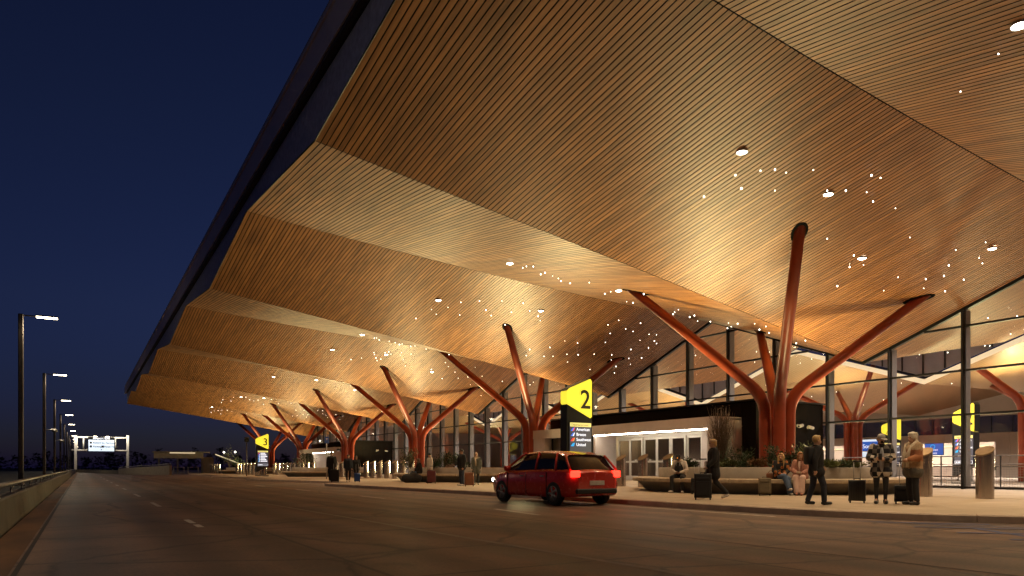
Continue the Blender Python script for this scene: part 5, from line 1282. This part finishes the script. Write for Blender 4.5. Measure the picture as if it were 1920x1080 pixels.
# ------------------------------------------------------------------ red car
def car(loc, rz):
    t = thing('red_car', 'red hatchback car driving along the kerb with glowing tail lights, before pylon 2', 'car', loc, rz)
    paint = plain('red_car_paint', (.55, .03, .018), .25, .1, var=.06, coat=.8); gl = M['door_glass']
    # lower body: stations along y (front +), (y, half width, z sill, z deck)
    st = [(-2.12, .62, .42, .86), (-2.05, .78, .30, .93), (-1.8, .86, .24, .98), (-1.1, .89, .22, .99), (0, .90, .22, .97), (1.0, .89, .22, .94), (1.55, .87, .24, .88), (1.95, .80, .28, .78), (2.12, .64, .38, .68)]
    mb = MB(); rows = []
    for y, w_, a, c in st:
        m_ = (a + c) / 2
        rows.append([(-w_ * .93, y, a), (-w_ * .985, y, a + .10), (-w_, y, m_), (-w_ * .985, y, c - .08), (-w_ * .90, y, c), (-w_ * .4, y, c + .03), (0, y, c + .04), (w_ * .4, y, c + .03), (w_ * .90, y, c), (w_ * .985, y, c - .08), (w_, y, m_), (w_ * .985, y, a + .10), (w_ * .93, y, a)])
    vs = mb.quadgrid(rows, True, True); mb.bm.faces.new(list(reversed(vs[0]))); mb.bm.faces.new(vs[-1]); mb.build('body', paint, t)
    # cabin: glass band and roof
    cab = [(-1.98, .70, .98), (-1.62, .655, 1.36), (-1.2, .63, 1.45), (-.3, .63, 1.49), (.35, .62, 1.45), (.72, .64, 1.28), (1.25, .74, .95)]
    base = lambda y: (.80 if y > -1.9 else .74)
    mb = MB(); rows = []
    for y, w_, z in cab: rows.append([(-base(y), y, .96), (-(base(y) + w_) / 2 - .01, y, (.96 + z) / 2), (-w_, y, z - .03), (-w_ * .5, y, z), (w_ * .5, y, z), (w_, y, z - .03), ((base(y) + w_) / 2 + .01, y, (.96 + z) / 2), (base(y), y, .96)])
    mb.quadgrid(rows, False, True); mb.build('window_glass', plain('dark_car_glass', (.012, .012, .014), .06, var=.1), t)
    mb = MB(); rows = []
    for y, w_, z in cab[1:5]: rows.append([(-w_ - .012, y, z - .05), (-w_ * .85, y, z + .014), (0, y, z + .035), (w_ * .85, y, z + .014), (w_ + .012, y, z - .05)])
    mb.quadgrid(rows, False, True); mb.build('roof', paint, t)
    for s in (1, -1):
        mb = MB()
        for (y0, z0, x0), (y1, z1, x1) in (((-1.62, 1.36, .67), (-1.98, .97, .80)), ((-.35, 1.46, .645), (-.40, .96, .82)), ((.35, 1.45, .635), (1.25, .95, .80)), ((-1.2, 1.42, .645), (-1.35, .96, .815))): mb = MB(); mb.tube([(s * x0, y0, z0), (s * (x0 + x1) / 2 * 1.02, (y0 + y1) / 2, (z0 + z1) / 2), (s * x1, y1, z1)], .035, 6); mb.build('pillar', paint, t)
        mb = MB(); mb.box((s * .98, .85, 1.02), (.20, .12, .13), bevel=.035, seg=2); mb.build('wing_mirror', paint, t)
        for y0, y1 in ((-1.0, -.05), (.0, 1.0)):
            mb = MB(); mb.box((s * .905, (y0 + y1) / 2 - .3, .80), (.03, .18, .03), bevel=.008); mb.build('door_handle', M['rail'], t)
        mb = MB()
        for y0 in (-1.02, -.02, .98): mb.box((s * .893, y0, .60), (.02, .012, .62))
        mb.build('door_seam', M['rubber'], t)
        mb = MB(); mb.box((s * .70, -2.07, .86), (.26, .12, .18), bevel=.03, seg=2); mb.build('tail_light', emit('tail_light', (1, .02, .01), 7, True), t)
        mb = MB(); mb.box((s * .64, 2.02, .66), (.26, .16, .12), bevel=.03, seg=2); mb.build('headlight', emit('headlight', (1, .92, .8), 10, False), t)
        for y in (-1.32, 1.32):
            mb = MB(); n_ = 28; prof = [(.20, -.09), (.30, -.10), (.325, -.07), (.325, .07), (.30, .10), (.20, .09)]
            mb.quadgrid([[(s * .80 + x, y + r_ * math.cos(2 * math.pi * i / n_), .325 + r_ * math.sin(2 * math.pi * i / n_)) for i in range(n_)] for r_, x in prof], True, True); wh = mb.build('wheel', M['rubber'], t)
            mb = MB()
            for k in range(5):
                a = 2 * math.pi * k / 5; mb.tube([(s * .89, y, .325), (s * .885, y + .20 * math.cos(a), .325 + .20 * math.sin(a))], [.04, .03], 6)
            mb.quadgrid([[(s * x, y + r_ * math.cos(2 * math.pi * i / n_), .325 + r_ * math.sin(2 * math.pi * i / n_)) for i in range(n_)] for r_, x in ((.20, .90), (.215, .89), (.20, .80), (.0, .80))], True, True)
            mb.build('rim', M['rail'], wh)
    mb = MB(); mb.box((0, -2.125, .62), (.50, .02, .12), bevel=.006); mb.build('number_plate', M['cloth_white'], t)
    mb = MB(); mb.box((0, -2.10, .40), (1.4, .10, .14), bevel=.03); mb.build('rear_bumper', M['rubber'], t)
    return t
car((11.75, 16.9, 0), R(1.0))

# ------------------------------------------------------------------ render settings
scene.render.engine = 'CYCLES'
c = scene.cycles; c.use_denoising = True
try: c.denoiser = 'OPENIMAGEDENOISE'
except Exception: pass
c.max_bounces = 8; c.diffuse_bounces = 4; c.glossy_bounces = 3; c.transmission_bounces = 6; c.transparent_max_bounces = 24
c.sample_clamp_indirect = 4.0; c.caustics_reflective = False; c.caustics_refractive = False; c.use_light_tree = True
vs_ = scene.view_settings; vs_.view_transform = 'Standard'; vs_.look = 'None'; vs_.gamma = 1.0; vs_.exposure = 0.0; vs_.use_curve_mapping = False
